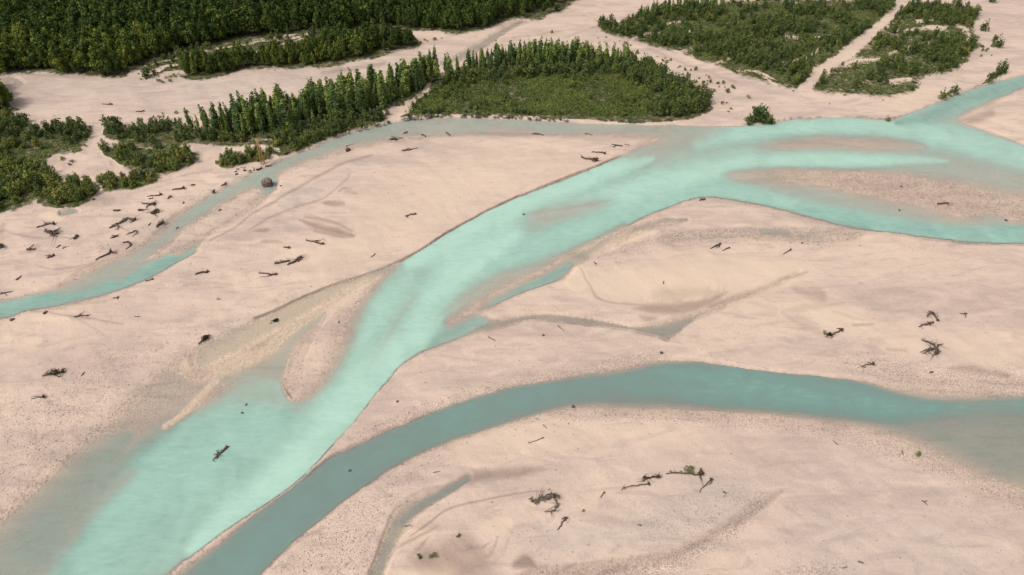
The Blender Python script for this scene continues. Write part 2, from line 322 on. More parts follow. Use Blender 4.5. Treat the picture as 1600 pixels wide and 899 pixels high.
# fine peach sand
for pts, soft, kk in [
    ([(560,330),(640,280),(760,240),(900,235),(960,240),(860,285),(740,335),(640,395),(560,420),(480,430),(460,400)], 40, 0.55),
    ([(900,440),(1010,410),(1200,400),(1260,430),(1180,460),(1020,480),(940,470)], 25, 0.8),
    ([(1010,430),(1080,425),(1140,440),(1100,458),(1030,460)], 14, 1.0),
    ([(880,436),(905,413),(920,440),(912,452),(890,448)], 3, 1.6),
    ([(1230,470),(1330,480),(1370,520),(1320,525),(1270,500)], 14, 0.8),
    ([(1380,530),(1440,525),(1440,555),(1390,555)], 10, 0.7), ([(1480,520),(1580,540),(1560,575),(1480,560)], 14, 0.6),
    ([(700,670),(900,655),(1060,670),(1080,690),(900,705),(740,720)], 16, 0.45),
    ([(40,500),(70,492),(100,494),(105,502),(70,503)], 3, 1.3), ([(35,530),(60,526),(64,535),(45,536)], 3, 1.3), ([(0,525),(12,520),(14,528),(4,535)], 2, 1.3),
    ([(60,340),(85,332),(100,338),(85,345)], 4, 1.2),
    ([(600,890),(640,888),(700,882),(710,899),(640,910)], 8, 1.0), ([(750,820),(780,808),(800,815),(790,835),(755,830)], 5, 0.9),
    ([(430,400),(470,388),(480,398),(440,408)], 6, 0.8), ([(590,430),(540,440),(470,470),(390,512),(320,560),(350,580),(430,556),(480,512),(540,474)], 10, 1.1),
    ([(960,372),(1010,360),(1030,366),(980,382),(920,398)], 4, 1.0), ([(1340,370),(1390,360),(1400,366),(1350,373)], 3, 0.7),
    ([(1090,450),(1060,470),(1090,472)], 5, .8), ([(1490,186),(1520,178),(1550,163),(1570,152),(1540,160)], 6, 0.9),
    ([(1380,152),(1450,140),(1470,148),(1440,160),(1400,170)], 8, 0.6)]:
    mx(SAND, poly(pts, soft), kk)
# cooler, greyer gravel
for pts, soft, kk in [
    ([(1080,740),(1160,750),(1190,780),(1100,830),(1000,850),(800,860),(850,830),(1000,800)], 30, 0.7),
    ([(1240,690),(1400,720),(1500,780),(1600,850),(1600,930),(1250,930),(1230,760)], 60, 0.5),
    ([(400,340),(470,300),(540,262),(580,246),(545,275),(490,312),(420,345)], 8, 0.6),
    ([(0,110),(200,120),(400,110),(640,85),(700,100),(500,150),(200,170),(20,170)], 20, 0.5)]:
    mx(GREY, poly(pts, soft), kk)

# ---------------- vegetated ground
P_FOREST = [(-250,128),(-40,122),(0,117),(60,114),(120,118),(185,121),(213,108),(235,98),(285,82),(340,70),(400,60),(470,53),(540,50),(600,40),(640,-60),(-250,-60)]
P_CLUMP = [(284,118),(300,124),(350,118),(400,107),(440,108),(500,105),(560,94),(610,82),(654,71),(645,63),(600,64),(560,64),(525,68),(480,88),(440,96),(400,98),(350,105),(310,110)]
P_GAP = [(222,112),(290,112),(350,103),(400,96),(440,94),(480,86),(525,66),(540,52),(470,52),(400,60),(340,70),(285,82),(235,98)]
P_FOREST2 = [(590,45),(660,49),(720,53),(760,45),(798,30),(840,30),(866,22),(885,10),(915,-6),(930,-60),(620,-60)]
P_EDGE = [(-250,130),(-20,137),(2,150),(14,164),(8,177),(-250,210)]
P_C1 = [(-250,190),(0,184),(40,190),(60,204),(110,202),(145,199),(143,215),(120,235),(85,242),(60,258),(0,252),(-250,262)]
P_C2 = [(-250,264),(0,255),(50,262),(97,283),(88,300),(45,318),(0,332),(-250,380)]
P_C3 = [(62,314),(90,324),(130,320),(152,302),(148,290),(115,288),(85,303)]
P_POP = [(296,206),(350,200),(420,185),(480,170),(540,158),(600,143),(650,128),(688,116),(692,124),(650,148),(600,173),(560,184),(520,190),(470,205),(420,216),(370,215),(320,214)]
P_DS1 = [(163,200),(200,199),(250,197),(300,203),(320,214),(370,216),(420,218),(470,206),(520,192),(560,186),(598,182),(600,190),(545,206),(500,224),(462,239),(430,232),(400,226),(340,228),(310,222),(280,226),(240,232),(200,225),(170,215)]
P_DS2 = [(165,233),(200,229),(240,234),(272,230),(302,240),(308,254),(282,270),(250,273),(225,268),(180,258),(166,246)]
P_DS3 = [(158,284),(200,278),(240,274),(252,282),(225,294),(190,299),(162,303)]
P_DS5 = [(428,228),(470,212),(530,197),(598,188),(602,192),(560,203),(520,214),(480,231),(448,244),(430,240)]
P_DS4 = [(340,252),(372,246),(396,238),(428,240),(420,250),(392,257),(350,262)]
P_ISL = [(622,186),(640,166),(662,148),(692,124),(720,106),(790,94),(850,88),(900,88),(960,93),(1000,101),(1050,130),(1090,150),(1110,165),(1092,180),(1050,190),(1000,192),(900,188),(800,184),(740,181),(690,181)]
P_IPOP = [(700,113),(730,106),(790,96),(850,90),(900,90),(960,95),(986,103),(975,111),(900,108),(840,112),(790,118),(730,122),(700,126)]
P_IEDGE = [(955,104),(1000,103),(1050,130),(1090,150),(1109,165),(1095,179),(1060,188),(1015,188),(1030,172),(1050,162),(1020,146),(975,124)]
P_F = [(934,46),(960,36),(1000,26),(1060,12),(1150,4),(1300,2),(1390,8),(1402,20),(1380,40),(1350,58),(1325,76),(1300,98),(1275,118),(1248,136),(1215,132),(1170,121),(1110,100),(1060,82),(1000,66),(960,56)]
P_G = [(1412,12),(1480,8),(1527,18),(1520,44),(1532,68),(1512,90),(1500,110),(1440,124),(1432,144),(1400,152),(1330,149),(1266,142),(1285,122),(1312,104),(1342,84),(1362,62),(1392,34)]
P_H = [(1462,159),(1490,148),(1520,139),(1545,126),(1562,116),(1572,112),(1568,120),(1545,131),(1510,144),(1480,155)]
for pts, kk, soft in [(P_FOREST,1,8),(P_CLUMP,1,7),(P_GAP,.8,3),(P_FOREST2,1,8),(P_EDGE,1,3),(P_C1,.85,8),(P_C2,1,8),(P_C3,.9,3),(P_POP,1,3),(P_DS1,.9,8),(P_DS2,.85,8),(P_DS3,.8,4),(P_DS4,.8,3),(P_DS5,.75,4),(P_ISL,1,3),(P_F,.78,8),(P_G,.60,8),(P_H,.6,3),
    ([(1165,190),(1178,182),(1198,182),(1215,188),(1190,194)],.8,3)]:
    mx(VEG, poly(pts, soft), kk)
TRACK = Field()
for pts in [[(1250,138,4),(1272,118,5),(1300,98,7),(1335,76,9),(1362,50,7),(1385,30,6),(1410,8,6)],
    [(1215,132,2),(1195,118,2)], [(618,190,5),(628,176,5),(640,160,3.5),(660,145,2.5),(690,117,2.5)], [(640,168,3),(615,186,4)],
    [(160,203,6),(152,222,7),(140,245,9),(118,268,9),(95,280,6)], [(150,235,4),(185,260,4),(160,275,8),(120,285,6)],
    [(285,230,3),(315,240,4),(340,238,4),(400,232,4),(440,236,3)], [(330,240,4),(305,260,4),(270,275,4)],
    [(224,104,1.5),(255,94,1.6),(290,86,1.6),(340,76,1.4),(400,64,1.6),(480,55,1.6)], [(240,112,2),(262,106,3),(275,103,2)],
    [(400,80,1.5),(430,70,2),(480,58,1.5)], [(985,66,1.4),(1000,58,2.1),(1040,53,2.1),(1085,50,1.4)], [(1015,42,1.0),(1045,38,1.4),(1070,36,1.0)], [(962,52,1.0),(972,38,1.0),(990,30,1.0)],
    [(1058,80,2.8),(1085,76,2.8)], [(1110,103,1.4),(1140,93,1.8),(1165,83,1.4)], [(1150,108,1.4),(1190,115,2.1),(1215,122,1.4)],
    [(1222,102,2.1),(1262,90,2.8),(1278,78,2.1)], [(1225,55,2.1),(1262,60,2.8),(1310,58,2.8)], [(1395,85,2.1),(1420,75,2.1),(1450,70,2.1)], [(1400,52,2.1),(1440,45,2.8),(1480,45,2.1)],
    [(1320,102,2.8),(1345,95,3.5),(1400,95,2.1)], [(1490,40,2.8),(1512,52,2.8),(1508,75,2.8)], [(1430,35,1.4),(1462,33,1.4)], [(1385,130,2.1),(1425,125,2.8)], [(600,57,4),(640,54,4),(690,55,4)],
    [(600,65,3),(640,60,3)], [(90,262,6),(60,270,3)]]:
    mx(TRACK, stroke(pts, 0.6))
VEG.a *= (1 - 0.93 * TRACK.a)
mx(SAND, TRACK.a, 0.5)

def samp(F, u, v):
    x = np.clip(np.asarray(u, float) - U0, 0, NU - 1.001); y = np.clip(np.asarray(v, float) - V0, 0, NV - 1.001)
    ix = x.astype(int); iy = y.astype(int); fx = x - ix; fy = y - iy; a = F.a
    return (a[iy, ix] * (1 - fx) + a[iy, ix + 1] * fx) * (1 - fy) + (a[iy + 1, ix] * (1 - fx) + a[iy + 1, ix + 1] * fx) * fy
def height_from(d, veg, x, y):
    land = 0.42 * sstep(-d / 1.0) + 0.12 * np.clip(-d, 0, 1)
    dp = np.clip(d, 0, 2)
    h = np.where(d < 0, land, -1.3 * dp * (0.45 + 0.55 * np.clip(dp / 0.5, 0, 1)))
    h = h + np.where(d < 0, sstep(-d * 2.0), 0) * (0.9 * fbm((x + y) / 16, (x - y) / 34, 3) + 0.35 * fbm((x + y) / 5, (x - y) / 10, 9)) + 0.5 * veg
    return h
def ground_z(u, v):
    x, y = to_ground(u, v)
    return float(height_from(samp(D, u, v), samp(VEG, u, v), np.float64(x), np.float64(y)))
def place(u, v):
    """point of the ground surface seen at sheet position u, v"""
    z = ground_z(u, v); x, y = to_ground(u, v, z)
    return x, y, z

# ------------------------------------------------------------------ material helpers
def new_mat(name):
    m = bpy.data.materials.new(name); m.use_nodes = True
    nt = m.node_tree; nt.nodes.clear()
    return m, nt, nt.nodes, nt.links
def nd(nt, t, **kw):
    n = nt.nodes.new(t)
    for k, v in kw.items(): setattr(n, k, v)
    return n
def val(nt, a, b, op, clamp=False):
    n = nd(nt, "ShaderNodeMath", operation=op, use_clamp=clamp)
    for i, s in enumerate((a, b)):
        if s is None: continue
        if isinstance(s, (int, float)): n.inputs[i].default_value = s
        else: nt.links.new(s, n.inputs[i])
    return n.outputs[0]
def mixc(nt, f, a, b, mode='MIX'):
    n = nd(nt, "ShaderNodeMix", data_type='RGBA', blend_type=mode); n.clamp_factor = True
    for sock, s in ((n.inputs[0], f), (n.inputs[6], a), (n.inputs[7], b)):
        if isinstance(s, (int, float)): sock.default_value = s
        elif isinstance(s, tuple): sock.default_value = (*s, 1)
        else: nt.links.new(s, sock)
    return n.outputs[2]
def attr(nt, name): return nd(nt, "ShaderNodeAttribute", attribute_name=name).outputs['Fac']
def noise(nt, scale, detail=3, rough=0.55, vec=None, dist=0.0):
    n = nd(nt, "ShaderNodeTexNoise"); n.inputs['Scale'].default_value = scale; n.inputs['Detail'].default_value = detail
    n.inputs['Roughness'].default_value = rough; n.inputs['Distortion'].default_value = dist
    if vec is not None: nt.links.new(vec, n.inputs['Vector'])
    return n.outputs[0]
def ramp(nt, fac, stops):
    n = nd(nt, "ShaderNodeValToRGB"); e = n.color_ramp.elements
    while len(e) > 1: e.remove(e[-1])
    for i, (p, c) in enumerate(stops):
        q = e[0] if i == 0 else e.new(p)
        q.position = p; q.color = (*c, 1) if isinstance(c, tuple) else (c, c, c, 1)
    nt.links.new(fac, n.inputs[0]); return n.outputs[0]
def principled(nt, color, rough=0.9, bump=None, spec=0.2):
    b = nd(nt, "ShaderNodeBsdfPrincipled"); o = nd(nt, "ShaderNodeOutputMaterial")
    if isinstance(color, tuple): b.inputs['Base Color'].default_value = (*color, 1)
    else: nt.links.new(color, b.inputs['Base Color'])
    if isinstance(rough, (int, float)): b.inputs['Roughness'].default_value = rough
    else: nt.links.new(rough, b.inputs['Roughness'])
    b.inputs['Specular IOR Level'].default_value = spec
    if bump is not None: nt.links.new(bump, b.inputs['Normal'])
    nt.links.new(b.outputs[0], o.inputs[0]); return b
def bump(nt, h, strength, dist=0.1):
    n = nd(nt, "ShaderNodeBump"); n.inputs['Strength'].default_value = strength; n.inputs['Distance'].default_value = dist
    nt.links.new(h, n.inputs['Height']); return n.outputs[0]

# ground: limestone gravel, sand, wet sand, forest floor
M_GROUND, nt, N, L = new_mat("riverbed_gravel")
pos = nd(nt, "ShaderNodeNewGeometry").outputs['Position']
n_big = noise(nt, 0.018, 4, 0.6, pos); n_mid = noise(nt, 0.16, 5, 0.6, pos, 0.6); n_fine = noise(nt, 3.6, 4, 0.72, pos); n_grain = noise(nt, 9.0, 3, 0.75, pos)
mpg = nd(nt, "ShaderNodeMapping"); mpg.inputs['Rotation'].default_value = (0, 0, R(-42)); mpg.inputs['Scale'].default_value = (0.38, 1.25, 1)
nt.links.new(pos, mpg.inputs['Vector'])
n_patch = noise(nt, 0.055, 6, 0.64, mpg.outputs[0], 1.0); n_streak = noise(nt, 0.20, 5, 0.6, mpg.outputs[0], 1.4)
gravel = mixc(nt, ramp(nt, n_big, [(0.35, 0.0), (0.65, 1.0)]), (0.535, 0.402, 0.328), (0.580, 0.450, 0.358))
gravel = mixc(nt, val(nt, attr(nt, "grey"), 0.75, 'MULTIPLY'), gravel, (0.425, 0.365, 0.325))
gravel = mixc(nt, val(nt, ramp(nt, n_patch, [(0.44, 0.0), (0.64, 1.0)]), 0.70, 'MULTIPLY'), gravel, (0.40, 0.308, 0.262))
gravel = mixc(nt, val(nt, ramp(nt, n_streak, [(0.50, 0.0), (0.66, 1.0)]), 0.55, 'MULTIPLY'), gravel, (0.375, 0.292, 0.250))
gravel = mixc(nt, val(nt, ramp(nt, n_streak, [(0.32, 1.0), (0.46, 0.0)]), 0.45, 'MULTIPLY'), gravel, (0.60, 0.47, 0.37))
sandc = mixc(nt, ramp(nt, n_mid, [(0.3, 0.0), (0.7, 1.0)]), (0.585, 0.445, 0.345), (0.60, 0.47, 0.36))
sandf = val(nt, attr(nt, "sand"), val(nt, n_patch, 0.55, 'ADD'), 'MULTIPLY', True)
base = mixc(nt, sandf, gravel, sandc)
# single stones: light and dark, stronger on shingle
sp = val(nt, val(nt, attr(nt, "speck"), 0.66, 'MULTIPLY'), 0.20, 'ADD')
sp = val(nt, sp, val(nt, 1.0, val(nt, sandf, 0.8, 'MULTIPLY'), 'SUBTRACT'), 'MULTIPLY')
stone = ramp(nt, n_fine, [(0.36, 0.42), (0.47, 0.90), (0.55, 1.06), (0.68, 1.42)])
grain = ramp(nt, n_grain, [(0.32, 0.55), (0.5, 1.0), (0.70, 1.35)])
both = mixc(nt, 1.0, stone, grain, 'MULTIPLY')
base = mixc(nt, sp, base, mixc(nt, 1.0, base, both, 'MULTIPLY'))
# wet; eased under water, where the lighter bed colour stands in for light
wetn = val(nt, attr(nt, "wet"), val(nt, val(nt, n_mid, 0.9, 'MULTIPLY'), 0.55, 'ADD'), 'MULTIPLY', True)
base = mixc(nt, wetn, base, mixc(nt, 1.0, base, (0.47, 0.43, 0.42), 'MULTIPLY'))
# vegetated soil
n_v = noise(nt, 0.55, 5, 0.65, pos); n_v2 = noise(nt, 0.09, 4, 0.6, pos)
soil = ramp(nt, n_v, [(0.36, (0.030, 0.042, 0.014)), (0.48, (0.066, 0.076, 0.030)), (0.58, (0.135, 0.112, 0.062)), (0.70, (0.30, 0.24, 0.18))])
vegf = val(nt, attr(nt, "veg"), val(nt, val(nt, n_v2, 0.9, 'MULTIPLY'), 0.62, 'ADD'), 'MULTIPLY', True)
vegf = ramp(nt, val(nt, vegf, val(nt, val(nt, n_v, 0.5, 'SUBTRACT'), 0.9, 'MULTIPLY'), 'SUBTRACT'), [(0.28, 0.0), (0.6, 1.0)])
base = mixc(nt, vegf, base, soil)
hgt = val(nt, n_fine, val(nt, n_grain, 0.5, 'MULTIPLY'), 'ADD')
rough = val(nt, 0.95, val(nt, wetn, 0.3, 'MULTIPLY'), 'SUBTRACT')
principled(nt, base, rough, bump(nt, hgt, 0.35, 0.12), 0.15)

# river: turbid, milky water; what lies under shallow water shows through
M_WATER, nt, N, L = new_mat("turquoise_river_water")
pos = nd(nt, "ShaderNodeNewGeometry").outputs['Position']
dep = attr(nt, "depth"); tint = attr(nt, "tint")
w_mid = noise(nt, 0.10, 5, 0.6, pos, 1.0); w_fine = noise(nt, 1.6, 4, 0.7, pos)
mp = nd(nt, "ShaderNodeMapping"); mp.inputs['Rotation'].default_value = (0, 0, R(38)); mp.inputs['Scale'].default_value = (0.35, 1.3, 1)
nt.links.new(pos, mp.inputs['Vector'])
w_rip = noise(nt, 0.75, 4, 0.66, mp.outputs[0], 0.8)
t2 = val(nt, tint, val(nt, val(nt, w_mid, 0.5, 'SUBTRACT'), 0.35, 'MULTIPLY'), 'ADD', True)
t2 = val(nt, t2, val(nt, val(nt, w_rip, 0.5, 'SUBTRACT'), 0.46, 'MULTIPLY'), 'ADD', True)
wcol = ramp(nt, t2, [(0.0, (0.180, 0.238, 0.220)), (0.3, (0.168, 0.285, 0.250)), (0.6, (0.268, 0.430, 0.364)), (0.95, (0.385, 0.572, 0.470))])
d2 = val(nt, dep, val(nt, val(nt, w_fine, 0.5, 'SUBTRACT'), 0.10, 'MULTIPLY'), 'ADD')
d2 = val(nt, d2, val(nt, val(nt, val(nt, w_mid, 0.5, 'SUBTRACT'), 0.6, 'MULTIPLY'), dep, 'MULTIPLY'), 'ADD')
d2 = val(nt, d2, 0.0, 'MAXIMUM')
opac = val(nt, 1.0, val(nt, math.e, val(nt, d2, -2.2, 'MULTIPLY'), 'POWER'), 'SUBTRACT', True)
tr = nd(nt, "ShaderNodeBsdfTransparent"); di = nd(nt, "ShaderNodeBsdfDiffuse"); gl = nd(nt, "ShaderNodeBsdfGlossy")
tr.inputs[0].default_value = (0.97, 0.99, 0.985, 1)
gl.inputs['Roughness'].default_value = 0.12
wcol = mixc(nt, ramp(nt, opac, [(0.10, 0.0), (0.80, 1.0)]), mixc(nt, ramp(nt, tint, [(0.10, 0.0), (0.55, 1.0)]), (0.285, 0.300, 0.275), (0.50, 0.49, 0.43)), wcol)  # shallows painted paler, making up in colour for light lost on the bed
nt.links.new(wcol, di.inputs[0])
wb = bump(nt, w_rip, 0.45, 0.25); nt.links.new(wb, gl.inputs['Normal'])
m1 = nd(nt, "ShaderNodeMixShader"); m2 = nd(nt, "ShaderNodeMixShader"); fr = nd(nt, "ShaderNodeFresnel"); fr.inputs['IOR'].default_value = 1.33
out = nd(nt, "ShaderNodeOutputMaterial")
nt.links.new(opac, m1.inputs[0]); nt.links.new(tr.outputs[0], m1.inputs[1]); nt.links.new(di.outputs[0], m1.inputs[2])
nt.links.new(val(nt, fr.outputs[0], 0.8, 'MULTIPLY'), m2.inputs[0]); nt.links.new(m1.outputs[0], m2.inputs[1]); nt.links.new(gl.outputs[0], m2.inputs[2])
nt.links.new(m2.outputs[0], out.inputs[0])

def leaf_mat(name, stops, trans=0.25):
    m, nt, N, L = new_mat(name)
    oi = nd(nt, "ShaderNodeObjectInfo").outputs['Random']
    f = val(nt, attr(nt, "var"), val(nt, val(nt, oi, 0.5, 'SUBTRACT'), 0.80, 'MULTIPLY'), 'ADD', True)
    c = ramp(nt, f, stops)
    d = nd(nt, "ShaderNodeBsdfDiffuse"); t = nd(nt, "ShaderNodeBsdfTranslucent"); mx_ = nd(nt, "ShaderNodeMixShader"); o = nd(nt, "ShaderNodeOutputMaterial")
    mx_.inputs[0].default_value = trans
    nt.links.new(c, d.inputs[0]); nt.links.new(c, t.inputs[0]); nt.links.new(d.outputs[0], mx_.inputs[1]); nt.links.new(t.outputs[0], mx_.inputs[2]); nt.links.new(mx_.outputs[0], o.inputs[0])
    return m
M_LEAF_F = leaf_mat("forest_foliage", [(0.0, (0.056, 0.088, 0.025)), (0.5, (0.109, 0.146, 0.034)), (1.0, (0.226, 0.240, 0.046))])
M_LEAF_P = leaf_mat("poplar_foliage", [(0.0, (0.092, 0.148, 0.055)), (0.5, (0.170, 0.233, 0.065)), (1.0, (0.326, 0.357, 0.086))])
M_LEAF_W = leaf_mat("willow_foliage", [(0.0, (0.088, 0.121, 0.045)), (0.5, (0.166, 0.198, 0.056)), (1.0, (0.316, 0.301, 0.076))])
M_SCRUB = leaf_mat("scrub_foliage", [(0.0, (0.091, 0.121, 0.034)), (0.45, (0.159, 0.198, 0.052)), (0.8, (0.237, 0.261, 0.075)), (1.0, (0.339, 0.249, 0.131))])
M_DULL = leaf_mat("withered_foliage", [(0.0, (0.030, 0.034, 0.018)), (1.0, (0.075, 0.080, 0.040))])
def plain(name, c0, c1, scale, rough=0.9, bs=0.4):
    m, nt, N, L = new_mat(name)
    tc = nd(nt, "ShaderNodeTexCoord").outputs['Object']
    n = noise(nt, scale, 5, 0.65, tc, 0.5)
    principled(nt, ramp(nt, n, [(0.32, c0), (0.68, c1)]), rough, bump(nt, n, bs, 0.05), 0.15); return m
M_BARK = plain("tree_bark", (0.055, 0.045, 0.035), (0.14, 0.12, 0.10), 3)
M_WOOD = plain("weathered_driftwood", (0.062, 0.045, 0.035), (0.160, 0.118, 0.092), 2.5)
M_WOODG = plain("grey_driftwood", (0.085, 0.067, 0.054), (0.22, 0.178, 0.145), 2.5)
M_ROOT = plain("muddy_roots", (0.045, 0.027, 0.019), (0.125, 0.068, 0.046), 2.0)
M_STONE = plain("limestone_boulder", (0.26, 0.21, 0.18), (0.48, 0.40, 0.34), 1.2)
M_DSTONE = plain("wet_dark_stone", (0.05, 0.045, 0.04), (0.13, 0.11, 0.10), 1.2)
M_RUST = plain("ochre_painted_steel", (0.46, 0.27, 0.12), (0.60, 0.38, 0.19), 1.5, 0.6, 0.1)
M_PALE = plain("pale_steel", (0.42, 0.40, 0.36), (0.55, 0.52, 0.48), 2, 0.5, 0.1)
M_CAIS = plain("old_caisson_masonry", (0.045, 0.034, 0.032), (0.24, 0.17, 0.15), 1.6, 0.9, 0.8)
M_CAIT = plain("caisson_rubble_fill", (0.17, 0.115, 0.095), (0.36, 0.26, 0.215), 2.2, 0.95, 0.9)
M_CONC = plain("pale_concrete", (0.30, 0.26, 0.23), (0.45, 0.39, 0.35), 1.4, 0.9, 0.3)

def mesh_obj(name, verts, faces, mat, parent=None, var=None, smooth_=False):
    me = bpy.data.meshes.new(name)
    me.from_pydata([tuple(v) for v in verts], [], [tuple(f) for f in faces])
    if var is not None:
        a = me.attributes.new("var", 'FLOAT', 'FACE'); a.data.foreach_set("value", np.asarray(var, np.float32))
    if smooth_: me.polygons.foreach_set("use_smooth", [True] * len(me.polygons))
    me.materials.append(mat); me.update()
    o = bpy.data.objects.new(name, me); COL.objects.link(o)
    if parent: o.parent = parent
    return o
def tag(o, label=None, cat=None, group=None, kind=None):
    if label: o["label"] = label
    if cat: o["category"] = cat
    if group: o["group"] = group
    if kind: o["kind"] = kind
    return o
def empty(name, loc, rz=0.0):
    o = bpy.data.objects.new(name, None); COL.objects.link(o); o.location = loc; o.rotation_euler = (0, 0, rz); o.empty_display_size = 0.3
    return o

# ------------------------------------------------------------------ ground sheet and water
def big_grid():
    vrow = np.arange(1000, -66, -1.5)
    yy = np.array([to_ground(800.0, v)[1] for v in vrow])
    far = np.geomspace(yy[-1] * 1.04, 9000, 26)
    y0 = yy[0]
    near = np.array([-4000, -1500, -600, -250, -120, -60, -20, 5, 20, 30, 38, 44, 48])
    near = near[near < y0 - 1]
    ys = np.concatenate([near, yy, far])
    s = np.arange(-130, 1731, 1.7)
    s = (s - 800) / FOC
    outer = np.array([0.03, 0.08, 0.16, 0.3, 0.5, 1, 2, 4, 9, 20, 50])
    s = np.concatenate([(s[0] - outer)[::-1], s, s[-1] + outer])
    dd = np.maximum(ys * CP + CAM_H * SP, 90.0)
    X = s[None, :] * dd[:, None]; Y = np.broadcast_to(ys[:, None], X.shape)
    return X, Y
GX, GY = big_grid()
NR, NC = GX.shape
u, v = to_map(GX, GY)
def fields_at(u, v, x, y):
    wu = u + 5.0 * fbm(x / 9, y / 9, 21) + 3.0 * fbm(x / 2.2, y / 2.2, 22)
    wv = v + 4.0 * fbm(x / 9, y / 9, 31) + 2.0 * fbm(x / 2.2, y / 2.2, 32)
    return wu, wv
d0 = samp(D, u, v); g0 = samp(VEG, u, v)
z0 = np.clip(height_from(d0, g0, GX, GY), 0, 3)
u1, v1 = to_map(GX, GY, z0)
u1 = np.where(np.abs(u1) < 5000, u1, u); v1 = np.where(np.abs(v1) < 5000, v1, v)
wu, wv = fields_at(u1, v1, GX, GY)
dD = samp(D, wu, wv); vg = samp(VEG, u1 + 26 * fbm(GX / 7, GY / 7, 71, 4), v1 + 12 * fbm(GX / 7, GY / 7, 81, 4))
lo_v = (V0 + 8); off = (v1 < lo_v) | (u1 < U0) | (u1 > U0 + NU) | (v1 > V0 + NV)
fade = np.clip((lo_v - v1) / 30.0, 0, 1)
dD = np.where(fade > 0, dD * (1 - fade) + (-1) * fade, dD)
vg = np.where(fade > 0, np.clip(vg + fade * (fbm(GX / 60, GY / 60, 40) * 3 + 0.5), 0, 1), vg)
rngn = RNG.random(GX.shape)
edge = np.exp(-(dD / 0.22) ** 2)
GZ = height_from(dD, vg, GX, GY) + (rngn - 0.5) * (0.04 + 0.12 * edge)
faces_i = (np.arange(NR - 1)[:, None] * NC + np.arange(NC - 1)[None, :])
quads = np.stack([faces_i, faces_i + 1, faces_i + NC + 1, faces_i + NC], -1).reshape(-1, 4)
def np_mesh(name, co, q, mat, attrs, smooth_=True):
    me = bpy.data.meshes.new(name)
    me.vertices.add(len(co)); me.vertices.foreach_set("co", co.astype(np.float32).ravel())
    k = q.shape[1]
    me.loops.add(q.size); me.loops.foreach_set("vertex_index", q.astype(np.int32).ravel())
    me.polygons.add(len(q)); me.polygons.foreach_set("loop_start", np.arange(0, q.size, k, dtype=np.int32))
    me.polygons.foreach_set("loop_total", np.full(len(q), k, np.int32))
    if smooth_: me.polygons.foreach_set("use_smooth", np.ones(len(q), bool))
    for nme, (dom, arr) in attrs.items():
        a = me.attributes.new(nme, 'FLOAT', dom); a.data.foreach_set("value", np.asarray(arr, np.float32).ravel())
    me.materials.append(mat); me.update(calc_edges=True); me.validate()
    o = bpy.data.objects.new(name, me); COL.objects.link(o); return o
pu = u1 + 22 * fbm(GX / 11, GY / 5, 51, 5) * 1.0; pv = v1 + 9 * fbm(GX / 9, GY / 6, 61, 5)
wet_and_bed_lift = (1 - 0.75 * sstep((dD + 0.06) / 0.10)) * np.clip(np.maximum(1.4 * samp(WET, 0.6 * wu + 0.4 * pu, 0.6 * wv + 0.4 * pv), 0.14 * sstep((dD + 0.6) / 0.55) + 0.10 * sstep((dD + 0.1) / 0.14) + 0.10 * np.exp(-((dD + 0.05) / 0.05) ** 2)), 0, 1)  # darkening eased under water: bed colour makes up for light the surface blocks
sandA = samp(SAND, pu, pv); speckA = np.maximum(samp(SPECK, pu, pv), 0.32 * edge * (sandA < 0.5)); greyA = samp(GREY, pu, pv)
co = np.stack([GX, GY, GZ], -1).reshape(-1, 3)
ground = np_mesh("ground", co, quads, M_GROUND, {"wet": ('POINT', wet_and_bed_lift), "sand": ('POINT', sandA), "veg": ('POINT', vg), "speck": ('POINT', speckA), "grey": ('POINT', greyA)})
tag(ground, kind="structure")
# water faces wherever the bed dips below river level
lowv = (dD > -0.10).reshape(-1)
keep = lowv[quads].any(1)
qs = quads[keep]; ids, inv = np.unique(qs.ravel(), return_inverse=True)
wco = co[ids].copy(); wdep = -wco[:, 2]; wco[:, 2] = 0.0
dpos = np.clip(dD, 0, 2); wdep_s = np.where(dD > 0, 1.3 * dpos * (0.45 + 0.55 * np.clip(dpos / 0.5, 0, 1)), 0.5 * dD).reshape(-1)[ids]
water = np_mesh("river_water", wco, inv.reshape(-1, 4), M_WATER, {"depth": ('POINT', 0.6 * wdep_s + 0.4 * wdep), "tint": ('POINT', samp(TINT, wu, wv).reshape(-1)[ids])})
tag(water, kind="structure")

# ------------------------------------------------------------------ trees
def tube(pts, radii, sides=6):
    V, F = [], []
    n = len(pts); P = [Vector(p) for p in pts]
    for i in range(n):
        t = (P[min(i + 1, n - 1)] - P[max(i - 1, 0)])
        if t.length < 1e-6: t = Vector((0, 0, 1))
        t.normalize(); a = t.orthogonal().normalized(); b = t.cross(a)
        for k in range(sides):
            w = 2 * math.pi * k / sides
            V.append(P[i] + (a * math.cos(w) + b * math.sin(w)) * radii[i])
    for i in range(n - 1):
        for k in range(sides):
            k2 = (k + 1) % sides
            F.append((i * sides + k, i * sides + k2, (i + 1) * sides + k2, (i + 1) * sides + k))
    F.append(tuple(range(sides))[::-1]); F.append(tuple((n - 1) * sides + k for k in range(sides)))
    return V, F
class MB:
    def __init__(s): s.v = []; s.f = []
    def add(s, vf):
        o = len(s.v); s.v += list(vf[0]); s.f += [tuple(i + o for i in f) for f in vf[1]]; return s
    def obj(s, name, mat, parent=None, smooth_=True): return mesh_obj(name, s.v, s.f, mat, parent, None, smooth_)
